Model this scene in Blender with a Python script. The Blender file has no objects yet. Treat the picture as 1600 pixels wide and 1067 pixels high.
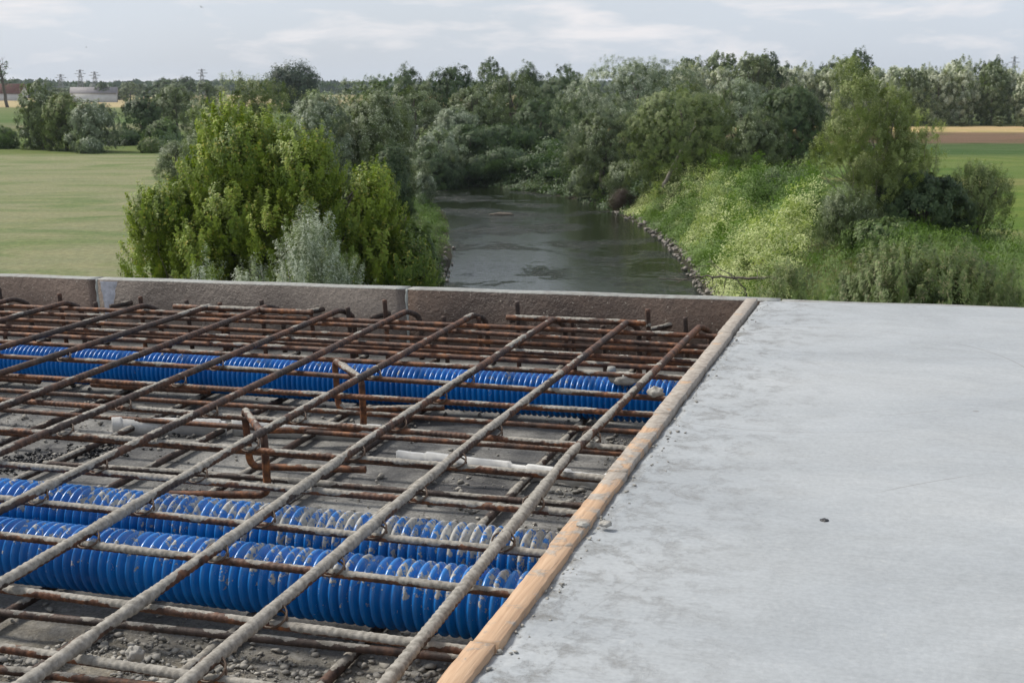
import bpy, math, random
import numpy as np
from mathutils import Matrix, Vector
RNG = np.random.default_rng(7)
random.seed(7)
sc = bpy.context.scene
COL = sc.collection

# ---------------------------------------------------------------- camera
cam_d = bpy.data.cameras.new("camera"); cam = bpy.data.objects.new("camera", cam_d); COL.objects.link(cam)
cam_d.sensor_width = 36.0; cam_d.lens = 1950 / 1600 * 36; cam_d.clip_start = 0.05; cam_d.clip_end = 12000
PITCH = math.atan(400.5 / 1950)
cam.location = (0, 0, 10); cam.rotation_euler = (math.pi / 2 - PITCH, 0, 0)
cam_d.dof.use_dof = True; cam_d.dof.focus_distance = 1.75; cam_d.dof.aperture_fstop = 42
sc.camera = cam
# ---------------------------------------------------------------- world and sun
SUN_EL, SUN_AZ = 47.0, -64.0          # azimuth clockwise from +Y (the view direction)
w = bpy.data.worlds.new("World"); sc.world = w; w.use_nodes = True
nt = w.node_tree; nt.nodes.clear()
def N(nt, typ, **kw):
    n = nt.nodes.new(typ)
    for k, v in kw.items():
        if k.startswith('i_'):
            n.inputs[k[2:].replace('_', ' ')].default_value = v
        else: setattr(n, k, v)
    return n
sky = N(nt, 'ShaderNodeTexSky', sky_type='NISHITA', sun_disc=False, sun_elevation=math.radians(SUN_EL), sun_rotation=math.radians(SUN_AZ))
sky.air_density = 1.0; sky.dust_density = 2.5; sky.ozone_density = 1.0
tc = N(nt, 'ShaderNodeTexCoord'); mp = N(nt, 'ShaderNodeMapping'); mp.inputs['Scale'].default_value = (1, 1, 4.5)
nt.links.new(tc.outputs['Generated'], mp.inputs[0])
nz = N(nt, 'ShaderNodeTexNoise', i_Scale=9.0, i_Detail=8.0, i_Roughness=0.58, i_Distortion=0.25); nt.links.new(mp.outputs[0], nz.inputs['Vector'])
cr = N(nt, 'ShaderNodeValToRGB'); cr.color_ramp.elements[0].position = 0.50; cr.color_ramp.elements[1].position = 0.68
nt.links.new(nz.outputs['Fac'], cr.inputs[0])
nz2 = N(nt, 'ShaderNodeTexNoise', i_Scale=1.3, i_Detail=3.0); nt.links.new(mp.outputs[0], nz2.inputs['Vector'])
veil = N(nt, 'ShaderNodeMapRange', i_From_Min=0.3, i_From_Max=0.7, i_To_Min=0.62, i_To_Max=0.86); nt.links.new(nz2.outputs['Fac'], veil.inputs[0])
m1 = N(nt, 'ShaderNodeMixRGB'); m1.inputs[2].default_value = (7.6, 8.3, 9.3, 1)      # thin grey-blue high cloud
nt.links.new(veil.outputs[0], m1.inputs[0]); nt.links.new(sky.outputs[0], m1.inputs[1])
m2 = N(nt, 'ShaderNodeMixRGB'); m2.inputs[2].default_value = (9.9, 9.5, 9.5, 1)      # small paler clouds
mm = N(nt, 'ShaderNodeMath', operation='MULTIPLY'); mm.inputs[1].default_value = 0.75
nt.links.new(cr.outputs[0], mm.inputs[0]); nt.links.new(mm.outputs[0], m2.inputs[0]); nt.links.new(m1.outputs[0], m2.inputs[1])
bg = N(nt, 'ShaderNodeBackground', i_Strength=0.082); nt.links.new(m2.outputs[0], bg.inputs[0])
wo = N(nt, 'ShaderNodeOutputWorld'); nt.links.new(bg.outputs[0], wo.inputs[0])
sd = bpy.data.lights.new("sun", 'SUN'); so = bpy.data.objects.new("sun", sd); COL.objects.link(so)
sd.energy = 3.8; sd.angle = math.radians(14); sd.color = (1.0, 0.94, 0.84)
_el, _az = math.radians(SUN_EL), math.radians(SUN_AZ)
S = Vector((math.cos(_el) * math.sin(_az), math.cos(_el) * math.cos(_az), math.sin(_el)))
so.rotation_euler = S.to_track_quat('Z', 'Y').to_euler(); so.location = (0, 0, 60)
sc.view_settings.view_transform = 'Standard'; sc.view_settings.look = 'None'; sc.view_settings.exposure = 0.24; sc.view_settings.gamma = 1
sc.cycles.use_denoising = True
sc.cycles.max_bounces = 6; sc.cycles.transparent_max_bounces = 6; sc.cycles.volume_bounces = 0

# ---------------------------------------------------------------- helpers
e1 = Vector((0.3179922, 0.94796919, 0.01534206)).normalized()   # along the deck bars, away from the camera
e2 = Vector((0.94775807, -0.31826843, 0.02144385)); n_ = e2.cross(e1).normalized(); n_ = n_ if n_.z > 0 else -n_
e2 = e1.cross(n_)
DECK = Matrix(((e2.x, e1.x, n_.x, 0), (e2.y, e1.y, n_.y, 0), (e2.z, e1.z, n_.z, 10), (0, 0, 0, 1)))

def tag(o, label=None, cat=None, group=None, kind=None):
    if label: o['label'] = label
    if cat: o['category'] = cat
    if group: o['group'] = group
    if kind: o['kind'] = kind
    return o
def mesh_np(name, V, F, mat=None, smooth=False, attrs=None, fattrs=None):
    """V (n,3) array, F (m,k) int array (k = 3 or 4) or list of arrays"""
    V = np.asarray(V, np.float32)
    Fs = F if isinstance(F, list) else [F]
    Fs = [np.asarray(f, np.int32) for f in Fs if len(f)]
    me = bpy.data.meshes.new(name)
    me.vertices.add(len(V)); me.vertices.foreach_set('co', V.ravel())
    li = np.concatenate([f.ravel() for f in Fs]); tot = np.concatenate([np.full(len(f), f.shape[1], np.int32) for f in Fs])
    st = np.concatenate([[0], np.cumsum(tot)[:-1]]).astype(np.int32)
    me.loops.add(len(li)); me.loops.foreach_set('vertex_index', li)
    me.polygons.add(len(tot)); me.polygons.foreach_set('loop_start', st); me.polygons.foreach_set('loop_total', tot)
    if smooth: me.polygons.foreach_set('use_smooth', np.ones(len(tot), bool))
    for k, a in (attrs or {}).items():
        at = me.attributes.new(k, 'FLOAT', 'POINT'); at.data.foreach_set('value', np.asarray(a, np.float32))
    for k, a in (fattrs or {}).items():
        at = me.attributes.new(k, 'FLOAT', 'FACE'); at.data.foreach_set('value', np.asarray(a, np.float32))
    if mat: me.materials.append(mat)
    me.update(calc_edges=True); me.validate()
    return me
def link(name, me, loc=(0, 0, 0), deck=False, parent=None, rotz=0.0):
    o = bpy.data.objects.new(name, me); COL.objects.link(o)
    if parent is not None:
        o.parent = parent; o.location = loc; o.rotation_euler = (0, 0, rotz)
    elif deck:
        o.matrix_world = DECK @ Matrix.Translation(Vector(loc)) @ Matrix.Rotation(rotz, 4, 'Z')
    else:
        o.location = loc; o.rotation_euler = (0, 0, rotz)
    return o
def empty(name, loc, deck=False, rotz=0.0):
    o = link(name, None, loc, deck, None, rotz); o.empty_display_size = 0.2
    return o
class MB:
    def __init__(s): s.V = []; s.F4 = []; s.F3 = []; s.n = 0
    def add(s, V, F4=(), F3=()):
        V = np.asarray(V, float).reshape(-1, 3)
        if len(F4): s.F4.append(np.asarray(F4) + s.n)
        if len(F3): s.F3.append(np.asarray(F3) + s.n)
        s.V.append(V); s.n += len(V)
    def box(s, lo, hi):
        x0, y0, z0 = lo; x1, y1, z1 = hi
        V = [(x0, y0, z0), (x1, y0, z0), (x1, y1, z0), (x0, y1, z0), (x0, y0, z1), (x1, y0, z1), (x1, y1, z1), (x0, y1, z1)]
        s.add(V, [(0, 3, 2, 1), (4, 5, 6, 7), (0, 1, 5, 4), (1, 2, 6, 5), (2, 3, 7, 6), (3, 0, 4, 7)])
    def tube(s, P, R, k=8, cap=True):
        V, F, C = tube_np(P, R, k); s.add(V, F, C if cap else ())
    def mesh(s, name, mat, smooth=False):
        F = []
        if s.F4: F.append(np.concatenate(s.F4))
        if s.F3: F.append(np.concatenate(s.F3))
        return mesh_np(name, np.concatenate(s.V), F, mat, smooth)
def frames(P):
    P = np.asarray(P, float); T = np.gradient(P, axis=0); T /= np.linalg.norm(T, axis=1)[:, None] + 1e-12
    up = np.array([0, 0, 1.0]) if abs(T[:, 2]).mean() < 0.9 else np.array([1.0, 0, 0])
    n = np.cross(T[0], up); n /= np.linalg.norm(n) + 1e-12
    A = np.empty_like(P); 
    for i in range(len(P)):
        n = n - T[i] * (n @ T[i]); n /= np.linalg.norm(n) + 1e-12; A[i] = n
    B = np.cross(A, T)
    return T, A, B
def tube_np(P, R, k=8):
    P = np.asarray(P, float); n = len(P); R = np.broadcast_to(np.asarray(R, float), (n,)) if np.ndim(R) < 2 else R
    T, A, B = frames(P); th = np.arange(k) / k * 2 * math.pi
    if np.ndim(R) == 1: R = np.repeat(R[:, None], k, 1)
    V = P[:, None, :] + R[:, :, None] * (np.cos(th)[None, :, None] * A[:, None, :] + np.sin(th)[None, :, None] * B[:, None, :])
    i = np.arange(n - 1)[:, None] * k; j = np.arange(k)[None, :]; j2 = (j + 1) % k
    F = np.stack([i + j, i + j2, i + k + j2, i + k + j], -1).reshape(-1, 4)
    V = V.reshape(-1, 3); c0, c1 = len(V), len(V) + 1
    V = np.concatenate([V, P[:1], P[-1:]])
    jj = np.arange(k); j2 = (jj + 1) % k
    C = np.concatenate([np.stack([np.full(k, c0), j2, jj], -1), np.stack([np.full(k, c1), (n - 1) * k + jj, (n - 1) * k + j2], -1)])
    return V, F, C
def hashn(ix, iy, iz, seed):
    h = (ix * 374761393 + iy * 668265263 + iz * 2147483647 + seed * 1274126177) & 0xffffffff
    h = ((h ^ (h >> 13)) * 1274126177) & 0xffffffff
    return ((h ^ (h >> 16)) & 0xffff) / 65535.0
def vnoise(P, scale=1.0, seed=0, octaves=1):
    """value noise in 0..1, P (n,3)"""
    P = np.asarray(P, float) * scale; out = 0; amp = 1; tot = 0
    for o in range(octaves):
        I = np.floor(P).astype(np.int64); f = P - I; f = f * f * (3 - 2 * f); r = 0
        for dx in (0, 1):
            for dy in (0, 1):
                for dz in (0, 1):
                    wgt = (f[:, 0] if dx else 1 - f[:, 0]) * (f[:, 1] if dy else 1 - f[:, 1]) * (f[:, 2] if dz else 1 - f[:, 2])
                    r = r + wgt * hashn(I[:, 0] + dx, I[:, 1] + dy, I[:, 2] + dz, seed + o)
        out = out + amp * r; tot += amp; amp *= 0.5; P = P * 2.03 + 11.7
    return out / tot
sstep = lambda a, b, x: (lambda t: t * t * (3 - 2 * t))(np.clip((np.asarray(x) - a) / (b - a), 0, 1))

# ---------------------------------------------------------------- materials
class NT:
    def __init__(s, name):
        s.m = bpy.data.materials.new(name); s.m.use_nodes = True; s.t = s.m.node_tree; s.t.nodes.clear()
        s.out = s.t.nodes.new('ShaderNodeOutputMaterial')
    def n(s, typ, **kw): return N(s.t, typ, **kw)
    def l(s, a, b): s.t.links.new(a, b)
    def coord(s, kind='Object'):
        return s.n('ShaderNodeTexCoord').outputs[kind]
    def pos(s): return s.n('ShaderNodeNewGeometry').outputs['Position']
    def map(s, vec, scale=(1, 1, 1), rot=(0, 0, 0), loc=(0, 0, 0)):
        m = s.n('ShaderNodeMapping'); m.inputs['Scale'].default_value = scale; m.inputs['Rotation'].default_value = rot; m.inputs['Location'].default_value = loc
        s.l(vec, m.inputs[0]); return m.outputs[0]
    def noise(s, vec, scale, detail=4, rough=0.55, dist=0.0):
        x = s.n('ShaderNodeTexNoise', i_Scale=float(scale), i_Detail=float(detail), i_Roughness=rough, i_Distortion=dist)
        s.l(vec, x.inputs['Vector']); return x.outputs['Fac']
    def voro(s, vec, scale, feature='F1'):
        x = s.n('ShaderNodeTexVoronoi', i_Scale=float(scale), feature=feature); s.l(vec, x.inputs['Vector']); return x.outputs['Distance']
    def ramp(s, fac, stops):
        r = s.n('ShaderNodeValToRGB'); el = r.color_ramp.elements
        while len(el) < len(stops): el.new(0.5)
        for e, (p, c) in zip(el, stops):
            e.position = p; e.color = (c, c, c, 1) if np.isscalar(c) else (*c, 1)
        s.l(fac, r.inputs[0]); return r.outputs[0]
    def mix(s, fac, a, b, mode='MIX'):
        m = s.n('ShaderNodeMixRGB', blend_type=mode)
        for i, v in ((0, fac), (1, a), (2, b)):
            if isinstance(v, (int, float)): m.inputs[i].default_value = v if i == 0 else (v, v, v, 1)
            elif isinstance(v, tuple): m.inputs[i].default_value = (*v, 1)
            else: s.l(v, m.inputs[i])
        return m.outputs[0]
    def math(s, op, a, b=0.0, c=None):
        m = s.n('ShaderNodeMath', operation=op)
        for i, v in ((0, a), (1, b), (2, c)):
            if v is None: continue
            if isinstance(v, (int, float)): m.inputs[i].default_value = v
            else: s.l(v, m.inputs[i])
        return m.outputs[0]
    def attr(s, name): return s.n('ShaderNodeAttribute', attribute_name=name).outputs['Fac']
    def rnd(s): return s.n('ShaderNodeObjectInfo').outputs['Random']
    def sep(s, vec):
        x = s.n('ShaderNodeSeparateXYZ'); s.l(vec, x.inputs[0]); return x.outputs
    def bump(s, h, strength=0.5, dist=0.01, nrm=None):
        b = s.n('ShaderNodeBump', i_Strength=strength, i_Distance=dist); s.l(h, b.inputs['Height'])
        if nrm: s.l(nrm, b.inputs['Normal'])
        return b.outputs[0]
    def pbr(s, col, rough=0.8, bump=None, spec=0.4, metal=0.0):
        p = s.n('ShaderNodeBsdfPrincipled')
        for k, v in (('Base Color', col), ('Roughness', rough), ('Specular IOR Level', spec), ('Metallic', metal)):
            if isinstance(v, tuple): p.inputs[k].default_value = (*v, 1)
            elif isinstance(v, (int, float)): p.inputs[k].default_value = v
            else: s.l(v, p.inputs[k])
        if 'river' in s.m.name: p.inputs['IOR'].default_value = 1.33
        if bump: s.l(bump, p.inputs['Normal'])
        s.l(p.outputs[0], s.out.inputs[0]); return s.m

def mat_rebar():
    s = NT('rusty_rebar'); v = s.coord()
    a = s.noise(v, 60, 5, 0.6); b = s.noise(v, 7, 3)
    rust = s.ramp(a, [(0.3, (0.03, 0.014, 0.01)), (0.5, (0.125, 0.05, 0.024)), (0.7, (0.30, 0.115, 0.038))])
    dark = s.ramp(a, [(0.3, (0.018, 0.014, 0.013)), (0.7, (0.085, 0.06, 0.05))])
    d = s.math('ADD', s.ramp(b, [(0.42, 0.0), (0.6, 0.6)]), s.attr('dark'))
    c = s.mix(s.math('MINIMUM', d, 1.0), rust, dark)
    cem = s.ramp(s.noise(v, 120, 4), [(0.3, (0.15, 0.138, 0.12)), (0.7, (0.35, 0.33, 0.295))])
    msk = s.math('ADD', s.attr('cement'), s.math('MULTIPLY', s.math('SUBTRACT', s.noise(v, 170, 5, 0.7), 0.5), 1.5))
    k = s.ramp(msk, [(0.44, 0.0), (0.56, 1.0)])
    h = s.math('ADD', s.noise(v, 400, 3), s.math('MULTIPLY', k, 0.8))
    return s.pbr(s.mix(k, c, cem), s.math('ADD', 0.62, s.math('MULTIPLY', k, 0.3)), s.bump(h, 0.6, 0.0012), 0.35)
def mat_pipe():
    s = NT('blue_corrugated_plastic'); v = s.coord()
    c = s.ramp(s.noise(v, 9, 3), [(0.3, (0.001, 0.100, 0.36)), (0.7, (0.002, 0.180, 0.56))])
    dust = s.math('MULTIPLY', s.noise(v, 40, 6, 0.7), s.attr('cement'))
    c = s.mix(s.ramp(dust, [(0.2, 0.0), (0.6, 0.14)]), c, (0.16, 0.24, 0.36))
    cem = s.ramp(s.noise(v, 140, 4), [(0.3, (0.24, 0.235, 0.22)), (0.7, (0.46, 0.45, 0.42))])
    msk = s.math('ADD', s.math('MULTIPLY', s.attr('cement'), 0.215), s.math('ADD', s.math('MULTIPLY', s.noise(v, 42, 7, 0.68), 0.9), s.math('MULTIPLY', s.noise(v, 130, 3, 0.6), 0.35)))
    k = s.ramp(msk, [(0.855, 0.0), (0.885, 1.0)])
    h = s.math('ADD', s.math('MULTIPLY', k, 1.0), s.math('MULTIPLY', s.noise(v, 200, 4), 0.25))
    return s.pbr(s.mix(k, c, cem), s.math('ADD', 0.27, s.math('MULTIPLY', k, 0.6)), s.bump(h, 0.5, 0.002), 0.5)
def mat_slab():
    s = NT('fresh_pale_concrete'); v = s.coord()
    big = s.noise(s.map(v, (1, 2.2, 1)), 1.6, 5, 0.6, 0.4); mid = s.noise(s.map(v, (1.0, 1.5, 1), (0, 0, 0.25)), 4.5, 8, 0.7, 0.9); fine = s.noise(v, 160, 4, 0.6)
    c = s.ramp(big, [(0.3, (0.315, 0.338, 0.36)), (0.5, (0.375, 0.398, 0.418)), (0.72, (0.43, 0.448, 0.462))])
    c = s.mix(s.ramp(mid, [(0.42, 0.0), (0.68, 0.32)]), c, (0.25, 0.262, 0.27))
    c = s.mix(0.34, c, s.ramp(fine, [(0.3, (0.33, 0.33, 0.33)), (0.7, (0.72, 0.72, 0.72))]), 'MULTIPLY')
    c = s.mix(s.ramp(s.noise(s.map(v, (1, 1, 1)), 75, 2, 0.4), [(0.68, 0.0), (0.76, 0.15)]), c, (0.5, 0.5, 0.48))
    br = s.noise(s.map(v, (5, 70, 1), (0, 0, 0.35)), 3.0, 4, 0.6, 0.3)      # fine trowel lines
    c = s.mix(0.16, c, s.ramp(br, [(0.3, 0.72), (0.7, 1.22)]), 'MULTIPLY')
    # dirty scuffed zone along the board
    x, y, z = s.sep(v)
    edge = s.math('SUBTRACT', 1.0, s.math('DIVIDE', x, 0.28))
    e2_ = s.math('MULTIPLY', s.math('MAXIMUM', edge, 0.0), s.ramp(s.noise(s.map(v, (12, 14, 5), (0, 0, 0.5)), 1.6, 10, 0.78, 0.3), [(0.5, 0.0), (0.72, 1.0)]))
    c = s.mix(s.math('MINIMUM', s.math('MULTIPLY', e2_, 1.3), 0.8), c, (0.13, 0.125, 0.115))
    # hairline trowel scratches: arcs of circles
    def arc(cx, cy, r, wd, nsc, lo, stops=0.55):
        d = s.n('ShaderNodeVectorMath', operation='DISTANCE'); d.inputs[1].default_value = (cx, cy, 0)
        f = s.n('ShaderNodeCombineXYZ'); s.l(x, f.inputs[0]); s.l(y, f.inputs[1]); s.l(f.outputs[0], d.inputs[0])
        a = s.math('ABSOLUTE', s.math('SUBTRACT', d.outputs['Value'], r))
        a = s.math('LESS_THAN', a, wd)
        g = s.ramp(s.noise(v, nsc, 2), [(lo, 0.0), (lo + 0.08, 1.0)])
        q = s.math('MULTIPLY', a, g); return q
    xs = s.math('MULTIPLY', s.math('ADD', arc(0.16, 2.35, 0.42, 0.0018, 3.5, 0.44), s.math('ADD', arc(1.1, 0.9, 1.08, 0.0014, 2.5, 0.5), arc(-0.5, 3.6, 1.75, 0.0016, 2.1, 0.5))), 0.55)
    c = s.mix(xs, c, (0.20, 0.20, 0.195))
    # small dark spots
    sp = s.ramp(s.voro(s.map(v, (1, 1.6, 1)), 7.0), [(0.035, 1.0), (0.05, 0.0)])
    sp = s.math('MULTIPLY', sp, s.ramp(s.noise(v, 31, 2), [(0.5, 0.0), (0.55, 1.0)]))
    c = s.mix(s.math('MULTIPLY', sp, 0.7), c, (0.16, 0.15, 0.14))
    h = s.math('ADD', s.math('MULTIPLY', mid, 0.9), s.math('MULTIPLY', fine, 0.18))
    h = s.math('ADD', h, s.math('MULTIPLY', e2_, -0.8))
    return s.pbr(c, s.ramp(mid, [(0.3, 0.5), (0.7, 0.72)]), s.bump(h, 0.55, 0.004), 0.4)
def mat_floor():
    s = NT('rough_deck_concrete'); v = s.coord()
    big = s.noise(v, 4.5, 6, 0.65, 0.5); fine = s.noise(v, 180, 5, 0.75); md = s.noise(v, 22, 6, 0.7)
    c = s.ramp(big, [(0.33, (0.065, 0.065, 0.07)), (0.5, (0.165, 0.163, 0.158)), (0.66, (0.30, 0.295, 0.28))])
    y = s.sep(v)[1]
    sand = s.math('MULTIPLY', s.ramp(md, [(0.35, 0.2), (0.6, 1.0)]), s.math('MINIMUM', s.math('MAXIMUM', s.math('MULTIPLY', s.math('SUBTRACT', 1.5, y), 3.0), 0.0), 0.75))
    c = s.mix(sand, c, (0.235, 0.205, 0.15))
    c = s.mix(0.75, c, s.ramp(fine, [(0.3, 0.35), (0.68, 1.35)]), 'MULTIPLY')
    pal = s.ramp(s.noise(s.map(v, (1, 3.2, 1), (0, 0, 0.35)), 6, 7, 0.7, 0.8), [(0.56, 0.0), (0.66, 0.7)])
    c = s.mix(pal, c, (0.36, 0.35, 0.33))
    return s.pbr(c, 0.85, s.bump(s.math('ADD', s.math('MULTIPLY', fine, 0.5), md), 0.9, 0.006), 0.3)
def mat_panel(name, ca, cb, cc):
    s = NT(name); v = s.coord()
    big = s.noise(s.map(v, (1, 1, 1.6)), 3.4, 6, 0.65, 0.7); fine = s.noise(v, 150, 5, 0.7)
    c = s.ramp(big, [(0.32, ca), (0.5, cb), (0.7, cc)])
    c = s.mix(0.6, c, s.ramp(fine, [(0.3, 0.5), (0.7, 1.3)]), 'MULTIPLY')
    st = s.ramp(s.noise(v, 7, 5, 0.7, 0.5), [(0.62, 0.0), (0.7, 0.7)])
    c = s.mix(st, c, (0.075, 0.032, 0.014))
    sp = s.ramp(s.voro(v, 75), [(0.13, 1.0), (0.2, 0.0)]); sp = s.math('MULTIPLY', sp, s.ramp(s.noise(v, 40, 2), [(0.5, 0.0), (0.56, 1.0)]))
    c = s.mix(s.math('MULTIPLY', sp, 0.75), c, (0.34, 0.30, 0.25))
    nz_ = s.sep(s.n('ShaderNodeNewGeometry').outputs['Normal'])[2]      # paler colour on upward-facing faces
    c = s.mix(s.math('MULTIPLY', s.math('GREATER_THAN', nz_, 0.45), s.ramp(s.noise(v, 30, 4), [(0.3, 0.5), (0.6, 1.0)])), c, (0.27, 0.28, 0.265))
    return s.pbr(c, s.ramp(big, [(0.3, 0.4), (0.7, 0.75)]), s.bump(s.math('ADD', fine, s.math('MULTIPLY', s.noise(v, 55, 4, 0.6), 1.2)), 0.85, 0.004), 0.45)
def mat_simple(name, ca, cb, scale=20, rough=0.8, bump=0.4, bd=0.003, spec=0.4):
    s = NT(name); v = s.coord(); n = s.noise(v, scale, 6, 0.65)
    return s.pbr(s.ramp(n, [(0.3, ca), (0.7, cb)]), rough, s.bump(s.noise(v, scale * 3, 4), bump, bd), spec)
def mat_wood():
    s = NT('pine_board'); v = s.coord()
    off = s.n('ShaderNodeVectorMath', operation='ADD'); s.l(v, off.inputs[0])
    cx = s.n('ShaderNodeCombineXYZ'); s.l(s.math('MULTIPLY', s.rnd(), 3.0), cx.inputs[0]); s.l(s.math('MULTIPLY', s.rnd(), 7.0), cx.inputs[1]); s.l(cx.outputs[0], off.inputs[1])
    vv = off.outputs[0]
    grain = s.noise(s.map(vv, (26, 1.6, 12), (0, 0, 0.05)), 7, 6, 0.6, 1.1)
    c = s.ramp(grain, [(0.25, (0.32, 0.205, 0.13)), (0.5, (0.44, 0.295, 0.19)), (0.75, (0.52, 0.37, 0.25))])
    w2 = s.n('ShaderNodeTexWave', wave_type='BANDS', bands_direction='X', i_Scale=38.0, i_Distortion=3.0, i_Detail=2.0); s.l(s.map(vv, (1, 0.08, 1)), w2.inputs['Vector'])
    c = s.mix(s.math('MULTIPLY', w2.outputs['Fac'], 0.15), c, (0.33, 0.20, 0.11))
    y = s.sep(s.pos())[1]
    ms = s.math('ADD', s.noise(v, 17, 7, 0.68, 0.4), s.math('MULTIPLY', s.math('MINIMUM', s.math('SUBTRACT', y, 1.3), 1.0), 0.20))
    k = s.ramp(ms, [(0.54, 0.0), (0.61, 0.88)])
    c = s.mix(k, c, s.ramp(s.noise(v, 90, 4), [(0.3, (0.20, 0.185, 0.165)), (0.7, (0.38, 0.355, 0.32))]))
    return s.pbr(c, 0.75, s.bump(s.math('ADD', grain, s.math('MULTIPLY', k, 1.2)), 0.5, 0.002), 0.35)
def mat_leaf(name, ca, cb, cc=None, trans=0.24, rough=0.55):
    """ca dark, cb light, cc leaf undersides or blossoms (tint > 1)"""
    s = NT(name); t = s.attr('tint')
    c = s.ramp(t, [(0.0, ca), (0.5, cb)] + ([(0.52, cb), (0.6, cc)] if cc else []))
    p = s.n('ShaderNodeBsdfPrincipled'); s.l(c, p.inputs['Base Color']); p.inputs['Roughness'].default_value = rough; p.inputs['Specular IOR Level'].default_value = 0.35
    tr = s.n('ShaderNodeBsdfTranslucent'); s.l(s.mix(1.0, c, (1.1, 1.25, 0.6), 'MULTIPLY'), tr.inputs[0])
    mx = s.n('ShaderNodeMixShader'); mx.inputs[0].default_value = trans; s.l(p.outputs[0], mx.inputs[1]); s.l(tr.outputs[0], mx.inputs[2])
    s.l(mx.outputs[0], s.out.inputs[0]); return s.m

M_REBAR, M_PIPE, M_SLAB, M_FLOOR, M_WOOD = mat_rebar(), mat_pipe(), mat_slab(), mat_floor(), mat_wood()
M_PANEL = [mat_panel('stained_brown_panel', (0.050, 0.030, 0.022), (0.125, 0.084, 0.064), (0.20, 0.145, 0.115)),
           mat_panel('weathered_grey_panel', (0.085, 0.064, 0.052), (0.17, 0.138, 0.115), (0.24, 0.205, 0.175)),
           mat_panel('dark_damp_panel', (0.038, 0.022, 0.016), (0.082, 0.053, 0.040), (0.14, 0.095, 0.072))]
M_CEM = mat_simple('dried_mortar', (0.22, 0.21, 0.19), (0.46, 0.445, 0.41), 60, 0.9, 0.6, 0.003)
M_WHITEPATCH = mat_simple('white_filler', (0.34, 0.35, 0.38), (0.62, 0.63, 0.68), 70, 0.85, 0.5, 0.002)
M_FOAM = mat_simple('fibre_cement_strip', (0.46, 0.46, 0.45), (0.66, 0.66, 0.65), 25, 0.8, 0.3, 0.002)
M_STUB = mat_simple('grey_plastic_stub', (0.16, 0.16, 0.15), (0.27, 0.27, 0.25), 40, 0.6)
M_SEAL = mat_simple('joint_sealant', (0.30, 0.32, 0.30), (0.46, 0.48, 0.45), 60, 0.6)
M_RUBBLE = mat_simple('loose_concrete_rubble', (0.13, 0.125, 0.115), (0.42, 0.40, 0.36), 30, 0.9)
M_TAR = mat_simple('black_bitumen_crumbs', (0.008, 0.008, 0.009), (0.03, 0.03, 0.032), 60, 0.45)
M_STONE = mat_simple('riprap_stone', (0.12, 0.105, 0.09), (0.34, 0.31, 0.28), 1.5, 0.9, 0.6, 0.05)
M_BARK = mat_simple('grey_bark', (0.055, 0.045, 0.036), (0.15, 0.13, 0.105), 6, 0.9, 0.6, 0.02)
M_PALEBARK = mat_simple('pale_bark', (0.15, 0.13, 0.105), (0.34, 0.31, 0.26), 6, 0.9, 0.6, 0.02)
M_WIRE = mat_simple('tie_wire_steel', (0.05, 0.03, 0.02), (0.14, 0.09, 0.06), 80, 0.6)
M_CONC = mat_simple('bridge_concrete', (0.20, 0.195, 0.185), (0.34, 0.335, 0.32), 3, 0.85)

# ================================================================ DECK (coordinates v right, u away, w up; the camera is at 0,0,0)
def rounded(pts, step, rad=0.02):
    """polyline with rounded corners resampled at step"""
    P = [np.array(p, float) for p in pts]; out = [P[0]]
    for a, b, c in zip(P[:-2], P[1:-1], P[2:]):
        d1 = (a - b); d2 = (c - b); r = min(rad, np.linalg.norm(d1) * 0.45, np.linalg.norm(d2) * 0.45)
        p1 = b + d1 / np.linalg.norm(d1) * r; p2 = b + d2 / np.linalg.norm(d2) * r
        for t in np.linspace(0, 1, 7): out.append((1 - t) ** 2 * p1 + 2 * t * (1 - t) * b + t * t * p2)
    out.append(P[-1]); Q = np.array(out); L = np.concatenate([[0], np.cumsum(np.linalg.norm(np.diff(Q, axis=0), axis=1))])
    s = np.linspace(0, L[-1], max(4, int(L[-1] / step)))
    return np.stack([np.interp(s, L, Q[:, k]) for k in range(3)], -1), s
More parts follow.
